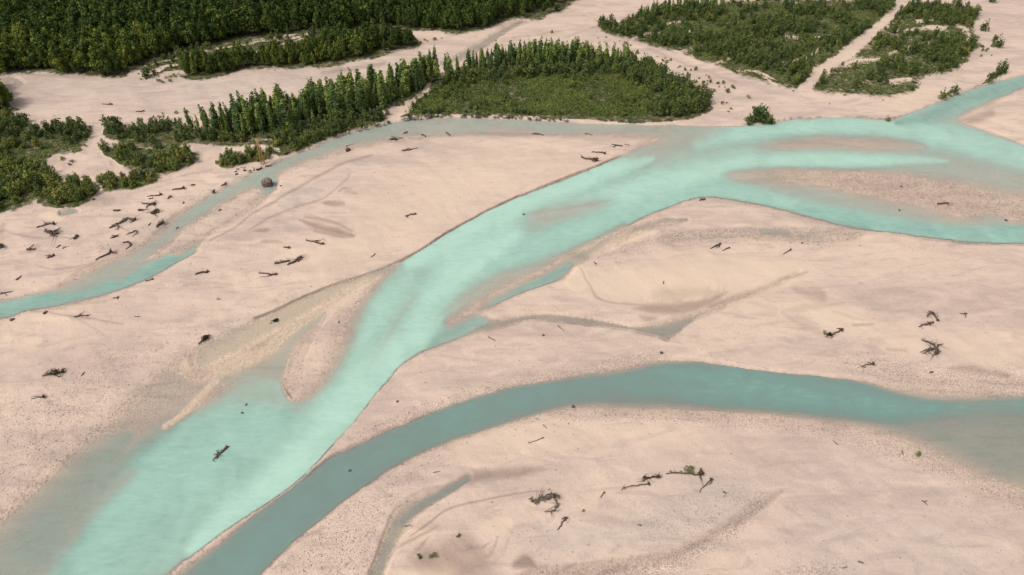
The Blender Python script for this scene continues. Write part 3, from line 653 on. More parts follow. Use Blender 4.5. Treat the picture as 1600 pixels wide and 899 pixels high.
def leaf_quads(centers, normals, sizes, rng):
    n = len(centers)
    nr = normals + rng.normal(0, 0.55, (n, 3)); nr /= np.linalg.norm(nr, axis=1)[:, None] + 1e-9
    up = rng.normal(0, 1, (n, 3)); a = np.cross(nr, up); a /= np.linalg.norm(a, axis=1)[:, None] + 1e-9; b = np.cross(nr, a)
    s = sizes[:, None]; e = rng.uniform(0.6, 1.0, (n, 1))
    k = rng.uniform(-0.35, 0.35, (n, 4, 1))
    V = np.stack([centers - a * s * (1 + k[:, 0]) , centers - b * s * e * (1 + k[:, 1]), centers + a * s * (1 + k[:, 2]), centers + b * s * e * (1 + k[:, 3])], 1)
    return V.reshape(-1, 3)
def crown_from_lobes(lobes, n, size, rng, shell=0.6):
    vol = np.array([(l[3] * l[4] * l[5]) ** 0.7 for l in lobes]); vol /= vol.sum()
    C, Nn, var = [], [], []
    for l, w in zip(lobes, vol):
        m = max(6, int(n * w)); d = rng.normal(0, 1, (m, 3)); d /= np.linalg.norm(d, axis=1)[:, None]
        r = shell + (1.12 - shell) * rng.random(m) ** 0.7
        c = np.array(l[:3]) + d * r[:, None] * np.array(l[3:6])
        C.append(c); Nn.append(d + np.array([0, 0, 0.35])); lv = rng.normal(0, 0.13)
        var.append(0.40 + 1.5 * lv + rng.normal(0, 0.15, m))
    C = np.concatenate(C); Nn = np.concatenate(Nn); var = np.clip(np.concatenate(var), 0, 1)
    ok = C[:, 2] > 0.15
    C, Nn, var = C[ok], Nn[ok], var[ok]
    V = leaf_quads(C, Nn, size * rng.uniform(0.6, 1.25, len(C)), rng)
    return V, np.clip(var, 0, 1)
def poplar(rng, dens=1.0):
    h = 10.0; lobes = [(0, 0, 4.6, 1.0, 1.0, 3.6)]
    for k in range(9):
        t = k / 9; a = rng.uniform(0, 6.28); zz = 1.6 + 6.6 * t; rr = 0.85 * (1 - t * 0.75)
        lobes.append((math.cos(a) * rr, math.sin(a) * rr, zz, 0.75 * (1 - 0.4 * t), 0.75 * (1 - 0.4 * t), 1.5))
    lobes.append((rng.normal(0, .15), rng.normal(0, .15), 9.0, 0.42, 0.42, 1.3))
    V, var = crown_from_lobes(lobes, int(560 * dens), 0.36 / dens ** 0.4, rng, 0.55)
    T = MB().add(tube([(0, 0, -0.4), (0.05, 0, 3), (0, 0.05, 6), (0, 0, 9.3)], [0.17, 0.13, 0.08, 0.02], 6))
    for k in range(5):
        a = rng.uniform(0, 6.28); z = 1.5 + k * 1.3
        T.add(tube([(0, 0, z), (math.cos(a) * 0.5, math.sin(a) * 0.5, z + 0.9), (math.cos(a) * 0.8, math.sin(a) * 0.8, z + 2)], [0.06, 0.04, 0.015], 4))
    return V, var, T
def broadleaf(rng, dens=1.0):
    lobes = []; ends = []
    top = rng.uniform(9.0, 11.5); w = rng.uniform(2.0, 2.9)
    for k in range(11):
        a = k * 2.4 + rng.normal(0, .4); t = (k + 0.5) / 11; zz = 2.6 + (top - 3.8) * t
        rr = w * math.sin(math.pi * (0.25 + 0.68 * t)) * rng.uniform(0.6, 1.1); s = rng.uniform(1.0, 1.65) * (1.15 - 0.45 * t)
        p = (math.cos(a) * rr, math.sin(a) * rr, zz); ends.append(p); lobes.append((*p, s, s, s * rng.uniform(0.8, 1.15)))
    lobes.append((0, 0, top - 0.9, 1.0, 1.0, 1.2)); lobes.append((0, 0, top * 0.5, w * .7, w * .7, top * 0.28))
    V, var = crown_from_lobes(lobes, int(900 * dens), 0.46 / dens ** 0.4, rng, 0.6)
    T = MB().add(tube([(0, 0, -0.5), (0.1, 0, 2.5), (0, 0.1, 6), (0, 0, top - 1)], [0.30, 0.22, 0.13, 0.03], 7))
    for p in ends[::2]:
        T.add(tube([(0, 0, max(1.6, p[2] - 2.6)), (p[0] * .5, p[1] * .5, p[2] - 1.0), p], [0.11, 0.07, 0.02], 5))
    return V, var, T
def willow(rng, dens=1.0):
    lobes = []; ends = []
    for k in range(13):
        a = k * 2.4 + rng.normal(0, .3); rr = rng.uniform(0.15, 1.5); zz = rng.uniform(0.9, 3.4) * (1.15 - rr * 0.28); s = rng.uniform(0.34, 0.62)
        p = (math.cos(a) * rr, math.sin(a) * rr, zz); ends.append(p); lobes.append((*p, s, s, s * rng.uniform(1.5, 2.6)))
    lobes.append((0, 0, 0.9, 1.1, 1.1, 0.9))
    V, var = crown_from_lobes(lobes, int(560 * dens), 0.21 / dens ** 0.4, rng, 0.5)
    T = MB()
    for p in ends[::2]:
        T.add(tube([(p[0] * .1, p[1] * .1, -0.3), (p[0] * .5, p[1] * .5, p[2] * .5), p], [0.08, 0.05, 0.015], 4))
    return V, var, T
def sprig(rng, dens=1.0):
    lobes = [(rng.normal(0, .25), rng.normal(0, .25), rng.uniform(.3, .7), .28, .28, .38) for _ in range(5)]
    V, var = crown_from_lobes(lobes, int(120 * dens), 0.12, rng, 0.5)
    T = MB()
    for l in lobes[:4]: T.add(tube([(0, 0, -0.15), (l[0] * .6, l[1] * .6, l[2] * .6), (l[0], l[1], l[2] + .2)], [.03, .02, .008], 4))
    return V, var, T
KINDS = {"poplar_tree": (poplar, M_LEAF_P, 8), "broadleaf_tree": (broadleaf, M_LEAF_F, 9), "willow_bush": (willow, M_LEAF_W, 9), "gravel_plant": (sprig, M_LEAF_W, 5)}
PROTO, PROTO_LOW = {}, {}
for kname, (fn, lm, nvar) in KINDS.items():
    PROTO[kname] = []; PROTO_LOW[kname] = []
    for i in range(nvar):
        V, var, T = fn(np.random.default_rng(100 + i))
        me = bpy.data.meshes.new("crown"); nq = len(V) // 4
        me.from_pydata(V.tolist(), [], np.arange(nq * 4).reshape(-1, 4).tolist())
        a = me.attributes.new("var", 'FLOAT', 'FACE'); a.data.foreach_set("value", var.astype(np.float32)); me.materials.append(lm)
        tm = bpy.data.meshes.new("trunk"); tm.from_pydata([tuple(q) for q in T.v], [], T.f); tm.materials.append(M_BARK)
        PROTO[kname].append((me, tm))
        Vl, varl, _ = fn(np.random.default_rng(300 + i), 0.55); PROTO_LOW[kname].append((Vl, varl))

def pip(pts, u, v):
    c = np.zeros(np.shape(u), bool); n = len(pts)
    for i in range(n):
        x0, y0 = pts[i][:2]; x1, y1 = pts[(i + 1) % n][:2]
        if y0 == y1: continue
        c ^= ((y0 <= v) != (y1 <= v)) & (u < x0 + (v - y0) / (y1 - y0) * (x1 - x0))
    return c
def scatter(pts, spacing, seed, clip_u=(-60, 1660), clip_v=-18):
    g = np.array([to_ground(p[0], p[1]) for p in pts]); lo = g.min(0); hi = g.max(0)
    lo = np.maximum(lo, [-330, 50]); hi = np.minimum(hi, [330, 480])
    xs = np.arange(lo[0], hi[0], spacing); ys = np.arange(lo[1], hi[1], spacing * 0.87)
    r = np.random.default_rng(seed)
    X, Y = np.meshgrid(xs, ys); X = X + (np.arange(len(ys)) % 2)[:, None] * spacing / 2
    X = (X + r.uniform(-.42, .42, X.shape) * spacing).ravel(); Y = (Y + r.uniform(-.42, .42, Y.shape) * spacing).ravel()
    u, v = to_map(X, Y)
    ok = pip(pts, u, v) & (u > clip_u[0]) & (u < clip_u[1]) & (v > clip_v)
    return X[ok], Y[ok], u[ok], v[ok]
PLANTS = {k: [] for k in KINDS}
def grow(kind, pts, spacing, h0, h1, label, group, cat, seed, keep=1.0, wide=(0.85, 1.2), use_veg=0.45, patch=0.0, vbias=0.0):
    X, Y, U, V_ = scatter(pts, spacing, seed); r = np.random.default_rng(seed + 1)
    vegv = samp(VEG, U, V_); dv = samp(D, U, V_); pn = fbm(X / 14, Y / 14, seed)
    for x, y, uu, vv, g, d, p in zip(X, Y, U, V_, vegv, dv, pn):
        q, hh, ww, rz = r.random(), r.random(), r.uniform(*wide), r.uniform(0, 6.28)
        if d > -0.5 or (use_veg and g < use_veg) or samp(TRACK, uu, vv) > 0.4: continue
        if q > keep * (1 + patch * p * 4): continue
        h = h0 + (h1 - h0) * min(1, max(0, hh + patch * p))
        PLANTS[kind].append((x, y, h, ww, rz, label, group, cat, vbias))
BH = {"poplar_tree": 10.0, "broadleaf_tree": 10.6, "willow_bush": 3.7, "gravel_plant": 1.0}
T_, B_ = "tree", "bush"
grow("broadleaf_tree", P_FOREST, 4.0, 6.5, 14, "dark broadleaf tree packed in the dense wood above the dry gravel arm", "trees of the dense wood", T_, 1, wide=(.7, 1.02))
grow("broadleaf_tree", P_CLUMP, 2.9, 4.5, 10, "fresh green tree in the projecting clump between the forest track and the gravel arm", "trees of the projecting clump", T_, 2, vbias=.12, wide=(.65, .95))
grow("broadleaf_tree", P_FOREST2, 3.3, 5, 11, "dark tree at the tapering end of the wood beside the pale gravel bend", "trees at the end of the wood", T_, 3, wide=(.55, .9))
grow("broadleaf_tree", P_EDGE, 3.6, 8, 12, "dark tree in the small stand cut by the picture edge below the wood", "trees of the small stand", T_, 4)
grow("poplar_tree", P_POP, 2.25, 5.5, 13.0, "slim upright poplar in the long grove between gravel arm and river", "poplars of the long grove", T_, 5, keep=.9, patch=.5, wide=(.8, 1.35))
grow("poplar_tree", P_IPOP, 2.6, 3.8, 10.0, "slim poplar in the row along the far edge of the green island", "poplars along the island edge", T_, 6, keep=.8, patch=.9, wide=(.8, 1.4))
grow("willow_bush", P_C1, 2.2, 1.2, 4.6, "rounded willow bush in the scrub between the sandy track and the small stand", "bushes beside the sandy track", B_, 7, keep=.42, patch=1.3)
grow("willow_bush", P_GAP, 3.4, 1.5, 4.0, "bush in the grassy clearing along the forest track", "bushes along the forest track", B_, 27, keep=.35, patch=1.2)
grow("willow_bush", P_C2, 2.2, 1.5, 5.2, "dense dark bush in the thicket above the field of stranded logs", "bushes of the log field thicket", B_, 8, keep=.58, patch=1.0)
grow("willow_bush", P_C3, 2.4, 2.5, 4.5, "low green bush in the patch beside the little turquoise pool", "bushes by the little pool", B_, 9)
grow("willow_bush", P_DS1, 2.1, 1.2, 4.4, "green bush in the fringe at the foot of the long poplar grove", "bushes at the foot of the poplar grove", B_, 10, keep=.55, patch=1.0)
grow("willow_bush", P_DS2, 2.2, 1.4, 4.4, "yellowish green bush in the rounded patch between the two sandy tracks", "bushes between the sandy tracks", B_, 11, keep=.65, patch=.8)
grow("willow_bush", P_DS3, 2.4, 1.8, 3.5, "low bush on the bank edge just above the stranded logs", "bushes on the log field bank", B_, 12, keep=.8)
grow("willow_bush", P_DS5, 2.3, 1.0, 3.0, "low bush on the steep river bank below the poplar grove", "bushes on the bank below the grove", B_, 29, keep=.6, patch=.8, use_veg=.2)
grow("willow_bush", P_DS4, 2.3, 2, 4, "bush on the river bank around the ochre lattice mast", "bushes around the lattice mast", B_, 13)
grow("willow_bush", P_IEDGE, 2.0, 2.0, 6.5, "upright green bush massed at the pointed end of the green island", "bushes at the island point", B_, 14, wide=(.6, .85))
grow("willow_bush", P_F, 2.15, 1.2, 5.2, "dark green bush in the wide scrub beyond the tyre marked gravel", "bushes of the wide scrub", B_, 15, keep=.42, patch=1.1, wide=(.65, .95))
grow("willow_bush", P_G, 2.15, 1.0, 4.8, "dark green bush in the scrub across the sandy road", "bushes across the sandy road", B_, 16, keep=.32, patch=1.5, wide=(.65, 1.0))
grow("willow_bush", P_H, 2.4, 2, 4.5, "leafy bush on the steep bank reflected in the turquoise side stream", "bushes on the reflected bank", B_, 17, use_veg=.2)
ISL_IN = [(640,176),(665,152),(700,130),(790,120),(900,111),(965,118),(1010,142),(1040,165),(1015,186),(900,186),(780,181),(700,179),(640,183)]
grow("willow_bush", ISL_IN, 2.5, .8, 2.8, "small bright bush rising from the low island scrub", "bushes in the island scrub", B_, 18, keep=.34, patch=1.6, wide=(.8, 1.3))
grow("willow_bush", [(700,126),(790,116),(900,108),(985,112),(1040,140),(1020,150),(960,124),(880,120),(790,130),(690,140)], 2.4, 1.5, 5.0, "taller bush behind the open middle of the green island", "bushes behind the island scrub", B_, 28, keep=.6, patch=1.2)
grow("poplar_tree", [(998,30),(1060,14),(1130,12),(1130,24),(1050,30),(1000,40)], 4.2, 6, 9, "lone slim poplar standing out of the wide scrub by the pale gravel", "poplars in the wide scrub", T_, 19, keep=.7)
def lone(kind, u, v, h, label, group, cat, wide=1.0, vb=0.0):
    x, y, z = place(u, v); PLANTS[kind].append((x, y, h, wide, random.uniform(0, 6.28), label, group, cat, vb))
for u_, v_, h in [(1176,190,4.5),(1184,187,6.5),(1190,189,5.5),(1198,190,4.5),(1206,190,3),(1170,194,2.5)]: lone("willow_bush", u_, v_, h, "bush in the lone clump on the gravel point beside the wide turquoise bend", "bushes of the lone clump", B_)
for u_, v_, h, lb in [(1387,188,2.2,"single low bush on the eroded bank where two currents meet"),(1563,113,5.0,"tall bush at the upper end of the reflected bank"),(1536,48,5,"bush at the fringe of the scrub next to the open grey gravel"),(1558,74,5.2,"largest isolated bush on the open grey gravel"),(1549,4,5,"bush standing on the far gravel at the top of the view"),(1552,66,3.0,"small bush just behind the largest isolated bush"),(230,121,5.2,"rounded bush alone in front of the dense wood on the gravel"),(242,118,3.0,"lower bush beside the rounded bush below the forest track")]: lone("willow_bush", u_, v_, h, lb, None, B_, 1.0)
for u_, v_ in [(660,176),(672,178),(684,176),(700,178),(640,182),(745,178),(758,180)]: lone("willow_bush", u_, v_, random.uniform(2, 3.6), "bush on the island bank beside the narrow sandy path", "bushes on the island bank", B_, 1.2)
for u_, v_ in [(572,188),(585,186),(592,182),(605,180),(562,198)]: lone("willow_bush", u_, v_, random.uniform(2.4, 3.6), "bush on the stony bank below the end of the poplar grove", "bushes on the stony bank", B_, 1.0)
for u_, v_, h in [(870,35,3.2),(873,30,2),(862,70,1.6)]: lone("willow_bush", u_, v_ - 18, h, "small dark bush alone on the gravel bend past the wood", "bushes on the gravel bend", B_)
for u_, v_, h in [(697,114,8.5),(1001,28,6.5),(1024,24,8)]: lone("poplar_tree", u_, v_, h, "solitary slim poplar beside a sandy track", "solitary poplars", T_)
GP = [("sparse green plant in the rows on the tyre marked gravel", "plants on the tyre marked gravel", [(930,52),(985,72),(1040,94),(1100,116),(1150,138),(1155,150),(1100,146),(1050,118),(985,96),(935,70)], 3.4, .55, .5, 1.8),
      ("small dark plant dotted along the shore between the gravel arm and the grove", "plants along the grove shore", [(215,186),(300,176),(320,182),(250,190)], 3.2, .5, .7, 1.6),
      ("small plant on the pale gravel at the island point", "plants at the island point", [(1120,168),(1160,150),(1205,150),(1190,160),(1150,182),(1110,186)], 4.5, .4, .6, 1.4),
      ("small plant scattered on the sand below the scrub across the road", "plants below the scrub", [(1210,140),(1260,146),(1400,158),(1440,150),(1420,165),(1220,165)], 6.5, .35, .5, 1.2),
      ("small plant on the grey gravel beside the isolated bush", "plants by the isolated bush", [(1525,70),(1560,60),(1555,90),(1530,95)], 3.5, .6, .6, 1.5),
      ("low plant among the pale stones in front of the wood", "plants in front of the wood", [(205,118),(270,112),(290,118),(260,135),(215,130)], 3.2, .5, .6, 1.6),
      ("low plant on the broken bank below the scrub and above the logs", "plants on the broken bank", [(100,240),(140,225),(150,300),(165,310),(130,330),(90,328)], 2.6, .5, .6, 1.5),
      ("low plant in the stony gap between wood and gravel bend", "plants in the stony gap", [(600,62),(650,58),(700,58),(690,66),(640,72)], 3.2, .6, .6, 1.5)]
for i, (lb, gp, pts, spc, kp, h0, h1) in enumerate(GP):
    grow("gravel_plant", pts, spc, h0, h1, lb, gp, "plant", 60 + i, keep=kp, use_veg=None)
for u_, v_, h, lb in [(657,871,.95,"smaller of two fresh green tufts on the wet brown sand"),(675,871,1.15,"larger of two fresh green tufts on the wet brown sand"),(717,837,.7,"dry dark sprig on the wet sand above the two green tufts"),(1132,771,.55,"tiny sprig beside the straight log with a round root"),(1000,821,.5,"tiny upright sprig alone on open shingle below the driftwood row"),(1433,711,1.1,"dark compact tuft on gravel near the shallow speckled bend"),(912,798,.5,"tiny sprig beside the leaning forked log")]:
    lone("gravel_plant", u_, v_, h * .85, lb, None, "plant", 1.2)

INDIVIDUAL = 300
for kind, items in PLANTS.items():
    items.sort(key=lambda t: t[1])
    fn, lm, nvar = KINDS[kind]
    first, rest = items[:INDIVIDUAL], items[INDIVIDUAL:]
    rr = random.Random(5)
    for (x, y, h, w, rz, lb, gp, ct, vb) in first:
        uu, vv = to_map(x, y); z = ground_z(float(uu), float(vv))
        root = empty(kind, (x, y, z - 0.05), rz); s = h / BH[kind]; root.scale = (s * w, s * w, s)
        tag(root, lb, ct, gp)
        cm, tm = PROTO[kind][rr.randrange(nvar)]
        c = bpy.data.objects.new("crown", cm); COL.objects.link(c); c.parent = root
        t = bpy.data.objects.new("trunk", tm); COL.objects.link(t); t.parent = root
    if rest:
        VV, AA = [], []
        for (x, y, h, w, rz, lb, gp, ct, vb) in rest:
            uu, vv = to_map(x, y); z = ground_z(float(uu), float(vv)); s = h / BH[kind]
            Vl, varl = PROTO_LOW[kind][rr.randrange(nvar)]
            cs, sn = math.cos(rz), math.sin(rz)
            q = Vl * np.array([s * w, s * w, s]); q = np.stack([q[:, 0] * cs - q[:, 1] * sn + x, q[:, 0] * sn + q[:, 1] * cs + y, q[:, 2] + z], 1)
            VV.append(q); AA.append(np.clip(varl + (rr.random() - .5) * .75 + vb, 0, 1))
        VV = np.concatenate(VV); AA = np.concatenate(AA)
        nm, lb = {"broadleaf_tree": ("deep_wood", "closed canopy of the dark wood reaching the top of the view"), "poplar_tree": ("poplar_thicket", "back rows of slim poplars behind the island and grove edges"), "willow_bush": ("far_scrub", "mass of green scrub on the gravel flats beyond the river"), "gravel_plant": ("gravel_weeds", "sparse weeds dotted over the gravel flats")}[kind]
        o = np_mesh(nm, VV, np.arange(len(VV)).reshape(-1, 4), lm, {"var": ('FACE', AA)}, False)
        tag(o, lb, {"broadleaf_tree": "wood", "poplar_tree": "thicket", "willow_bush": "scrub", "gravel_plant": "weeds"}[kind], None, "stuff")

# ground cover: low scrub of the island and between the bushes
def cover(name, label, specs, mat, seed):
    r = np.random.default_rng(seed); VV, AA = [], []
    for pts, spacing, h0, h1, keep, nl in specs:
        X, Y, U, V_ = scatter(pts, spacing, seed + abs(int(pts[0][0])) + 7); g = samp(VEG, U, V_); t = samp(TRACK, U, V_); dv = samp(D, U, V_)
        pn = fbm(X / 9, Y / 9, seed)
        ok = (g > r.uniform(.02, .5, len(g))) & (t < .4) & (dv < -.5) & (r.random(len(X)) < keep * (1 + 3.2 * pn))
        X, Y, U, V_, pn = X[ok], Y[ok], U[ok], V_[ok], pn[ok]
        uu, vv = U, V_; Z = height_from(samp(D, uu, vv), samp(VEG, uu, vv), X, Y)
        for k in range(nl):
            hgt = r.uniform(h0, h1, len(X)); C = np.stack([X + r.normal(0, spacing * .35, len(X)), Y + r.normal(0, spacing * .35, len(X)), Z + hgt * r.random(len(X))], 1)
            nn = np.tile([0., 0., 0.7], (len(X), 1)); VV.append(leaf_quads(C, nn + r.normal(0, .4, C.shape), r.uniform(.16, .34, len(X)), r)); AA.append(np.clip(.5 + 1.1 * pn + r.normal(0, .17, len(X)), 0, 1))
    VV = np.concatenate(VV); AA = np.concatenate(AA)
    o = np_mesh(name, VV, np.arange(len(VV)).reshape(-1, 4), mat, {"var": ('FACE', AA)}, False)
    tag(o, label, "ground cover", None, "stuff"); return o
cover("low_scrub", "low green and brown scrub covering the island and the ground between bushes",
      [(ISL_IN, 0.75, .3, 1.1, .85, 6), (P_ISL, 1.2, .2, .9, .6, 4), (P_F, .95, .2, .9, .75, 4), (P_G, 1.0, .2, .8, .62, 4), (P_DS1, 1.1, .2, .8, .6, 4), (P_DS2, 1.1, .2, .8, .5, 4), (P_C1, .9, .2, .8, .7, 4), (P_C2, .9, .2, .8, .75, 4), (P_C3, 1.0, .2, .7, .6, 4), (P_DS3, 1.0, .2, .7, .6, 4), (P_DS4, 1.0, .2, .7, .6, 4), (P_DS5, .9, .2, .8, .8, 4), (P_CLUMP, 1.4, .2, 1, .6, 4), (P_GAP, 1.2, .2, .8, .7, 4), (P_H, 1.0, .2, .7, .6, 4)], M_SCRUB, 77)

# ------------------------------------------------------------------ driftwood
def px_r(v, r): return r / scale_at(v)
def wobble_line(pts, r0, r1, lift, rng, loc, sub=3):
    """sheet polyline lying on the ground -> local 3-D points and radii"""
    P = []
    for a, b in zip(pts[:-1], pts[1:]):
        for k in range(sub): P.append((a[0] + (b[0] - a[0]) * k / sub, a[1] + (b[1] - a[1]) * k / sub))
    P.append(pts[-1]); n = len(P); out = []; rad = []
    for i, (uu, vv) in enumerate(P):
        t = i / (n - 1); r = r0 + (r1 - r0) * t
        z = max(ground_z(uu, vv), -0.05); x, y = to_ground(uu, vv, z)
        j = r * 0.5 * (0 if i in (0,) else 1)
        out.append((x - loc[0] + rng.normal(0, j + .02), y - loc[1] + rng.normal(0, j + .02), z - loc[2] + r * 0.75 + lift * math.sin(math.pi * t) + abs(rng.normal(0, r * .2))))
        rad.append(max(0.02, r * rng.uniform(0.85, 1.15)))
    return out, rad
def root_plate(c, axis, R_, rng):
    m = MB(); ax = Vector(axis).normalized(); a = ax.orthogonal().normalized(); b = ax.cross(a)
    m.add(tube([Vector(c) - ax * R_ * .35, Vector(c), Vector(c) + ax * R_ * .3], [R_ * .28, R_ * .5, R_ * .2], 7))
    for k in range(12):
        w = 2 * math.pi * (k + rng.uniform(-.3, .3)) / 12; d = a * math.cos(w) + b * math.sin(w); L_ = R_ * rng.uniform(.65, 1.25)
        p1 = Vector(c) + d * L_ * .5 + ax * rng.normal(0, R_ * .15); p2 = Vector(c) + d * L_ + ax * rng.normal(.1, R_ * .3)
        m.add(tube([Vector(c), p1, p2], [R_ * .17, R_ * .11, R_ * .025], 5))
    return m
def driftwood(label, trunk, r, roots=None, branches=(), foliage=None, twigs=0, wood=None, name="driftwood_log", tr=0.55, lift=0.0, cat="driftwood"):
    """trunk: sheet points from butt to tip; r: radius in sheet units; roots: radius of the root plate at the butt"""
    seed = abs(hash((round(trunk[0][0], 1), round(trunk[0][1], 1)))) % 99991
    rng = np.random.default_rng(seed); u0, v0 = trunk[0]
    z = max(ground_z(u0, v0), -0.05); x, y = to_ground(u0, v0, z); loc = (x, y, z)
    wood = wood or M_WOOD
    rm = px_r(v0, r * 1.2)
    L_ = math.hypot(trunk[-1][0] - trunk[0][0], trunk[-1][1] - trunk[0][1])
    P, rad = wobble_line(trunk, rm, rm * tr, lift, rng, loc)
    if roots is None and not branches and not foliage and not twigs:
        m = MB().add(tube(P, rad, 7))
        k = len(P) // 2; q = Vector(P[k])
        m.add(tube([q, q + Vector((rng.normal(0, rm * 2), rng.normal(0, rm * 2), rm * 1.2)), q + Vector((rng.normal(0, rm * 3), rng.normal(0, rm * 3), rm * 1.8))], [rm * .5, rm * .35, rm * .12], 5))
        o = m.obj(name, wood); o.location = loc; tag(o, label, cat); return o
    root = empty(name, loc); tag(root, label, cat)
    MB().add(tube(P, rad, 7)).obj("trunk", wood, root)
    if roots:
        ax = Vector(P[0]) - Vector(P[1]); ax.z = 0.05
        Rr = px_r(v0, roots * 1.55); c = (P[0][0], P[0][1], max(P[0][2], Rr * .55))
        root_plate(c, ax, Rr, rng).obj("root_plate", M_ROOT, root)
    for bpts in branches:
        bp, br = wobble_line(bpts, rm * .7, rm * .25, 0.15, rng, loc)
        m = MB().add(tube(bp, br, 6))
        for k in range(3):
            q = Vector(bp[rng.integers(0, len(bp))]); m.add(tube([q, q + Vector((rng.normal(0, rm * 2), rng.normal(0, rm * 2), rm * .8)), q + Vector((rng.normal(0, rm * 4), rng.normal(0, rm * 4), rm))], [rm * .3, rm * .2, .015], 4))
        m.obj("branch", wood, root)
    if twigs:
        m = MB(); spread = rm * 2.2
        for k in range(twigs):
            q = Vector(P[rng.integers(0, len(P))]) + Vector((rng.normal(0, spread * .5), rng.normal(0, spread * .5), abs(rng.normal(0, spread * .3))))
            d = (Vector(P[-1]) - Vector(P[0])).normalized() * rng.uniform(.3, 1) + Vector((rng.normal(0, .6), rng.normal(0, .6), rng.normal(0, .25))); d *= spread * rng.uniform(.5, 1.2)
            m.add(tube([q - d * .5, q + Vector((0, 0, rm * .3)), q + d * .5], [rm * .30, rm * .26, rm * .08], 4))
        m.obj("twig_tangle", wood, root)
    if foliage:
        (fu, fv), fr, fm = foliage
        fz = max(ground_z(fu, fv), -.05); fx, fy = to_ground(fu, fv, fz); Rr = px_r(fv, fr)
        n = 170; d = rng.normal(0, 1, (n, 3)); d /= np.linalg.norm(d, axis=1)[:, None]
        C = np.array([fx - loc[0], fy - loc[1], fz - loc[2] + Rr * .45]) + d * (rng.random((n, 1)) ** .4) * np.array([Rr * 1.25, Rr, Rr * .6])
        VV = leaf_quads(C, d, rng.uniform(.08, .2, n) * max(1, Rr * .6), rng)
        mesh_obj("foliage", VV, np.arange(len(VV)).reshape(-1, 4), fm, root, np.clip(rng.normal(.5, .2, n), 0, 1))
    return root
dw = driftwood
# --- field of stranded logs under the scrub
dw("dark log with a knobbed end on the upper rim of the log field", [(288,295),(278,296),(269,297)], 1.3, 2.6)
dw("short stub between the knobbed log and the narrow stream", [(299,290),(306,289)], 1.1)
dw("small forked stick by the narrow stream opposite the gravel wedge", [(354,286),(350,289),(345,291)], 1.0, None, [[(351,288),(355,290)]])
dw("small dark stump lying on the stream edge below the forked stick", [(332,302),(336,299)], 1.6)
dw("thin wavy log with a root at one end below the knobbed log", [(252,305),(244,307),(237,306),(230,308)], 1.0, 2.4)
dw("tiny splinter just under the thin wavy log", [(233,312),(239,310)], .8)
dw("small hooked branch beside the thin wavy log", [(262,311),(266,307),(270,309)], 1.0, None, [[(266,308),(263,309)]])
dw("long forked log with spread branches in the middle of the log field", [(242,320),(233,320),(222,318)], 1.5, 2.4, [[(236,321),(229,323)], [(241,320),(236,318)]])
dw("short straight log lying alone in the upper log field", [(178,330),(184,330),(188,329)], 1.3)
dw("plump short log next to the ring shaped root tangle", [(216,330),(226,329)], 1.6)
dw("ring shaped dark root tangle in the log field", [(237,335),(242,331),(248,329)], 1.7, None, [[(248,329),(247,333),(240,336)], [(238,335),(244,334)]], None, 14, name="root_tangle")
dw("thick dark log slanting down to the stream with a stub on top", [(256,348),(250,352),(244,356)], 1.9, None, [[(251,351),(250,348)]])
dw("tiny stick behind the thick slanting log", [(232,353),(236,349)], .8)
dw("large double log with hooked tip forming the longest wreck in the log field", [(212,344),(200,342),(190,348),(180,352),(171,357)], 1.7, 2.4, [[(202,343),(211,345),(203,349)], [(178,353),(186,354),(184,358)], [(188,349),(176,354)]], None, 10, M_WOODG)
dw("small dark log with a curved tail under the longest wreck", [(185,369),(179,371),(173,373)], 1.3, None, [[(180,370),(174,369)]])
dw("arched branch curving like a hook above the stream", [(213,361),(206,364),(198,367)], 1.0, None, [[(213,361),(214,365),(207,370)]])
dw("hooked log bent like a claw near the stream bank", [(193,380),(200,378),(204,380),(203,385),(197,390)], 1.0, None, [[(203,381),(205,385)]])
dw("long thin log with a root cluster pointing to the turquoise pool", [(174,394),(165,399),(157,403),(150,407)], 1.1, 2.8, [[(174,396),(183,396)]])
dw("dark log with a rounded butt below the little pool", [(85,351),(76,351),(66,354),(58,356)], 1.3, 2.8, [[(76,351),(70,350)]])
dw("wide black brush heap in the lower log field", [(74,364),(83,366),(92,366)], 2.2, None, [[(80,367),(84,369)]], None, 22, name="brush_heap")
dw("short slanting log with a pale top near the black brush heap", [(122,370),(115,375)], 2.0, None, [[(120,371),(116,372)]])
dw("small flat log lying on a dark wet patch", [(43,391),(50,390),(56,390)], 1.5, None, [[(50,390),(46,388)]])
dw("small ragged log below the dark wet patch", [(85,400),(79,402),(73,404)], 1.4, None, [[(80,402),(76,400)]])
dw("dark root clump cut by the edge of the view", [(-4,388),(5,387)], 3.0, None, [], None, 12, name="root_tangle")
dw("tapering log with a heavy end on the big bar below the stream pool", [(325,425),(316,426),(305,430)], 1.7, 2.0)
dw("small arched log on the bar under the turquoise pool", [(239,437),(234,438),(228,439)], 1.0, 1.4)
dw("tiny stub on the thin gravel wedge in the stream", [(275,358),(280,356)], .9)
dw("small crumpled stick on the lower sandy shore", [(26,438),(32,434)], 1.0)
dw("thin stick in the group of crumbs below the brush heap", [(88,388),(95,383)], .7)
dw("second thin stick in the group of crumbs nearer the arched log", [(98,389),(104,386)], .7)
dw("tiny twig on the sand halfway to the stream", [(346,328),(342,330)], .8)
dw("tiny bent twig just above the stream", [(286,319),(288,316)], .8)
dw("loose tangle of grey sticks at the edge of the view beside the pale stream", [(0,460),(8,458),(18,456)], .9, None, [[(2,457),(10,461)]], None, 10, M_WOODG, name="brush_heap")
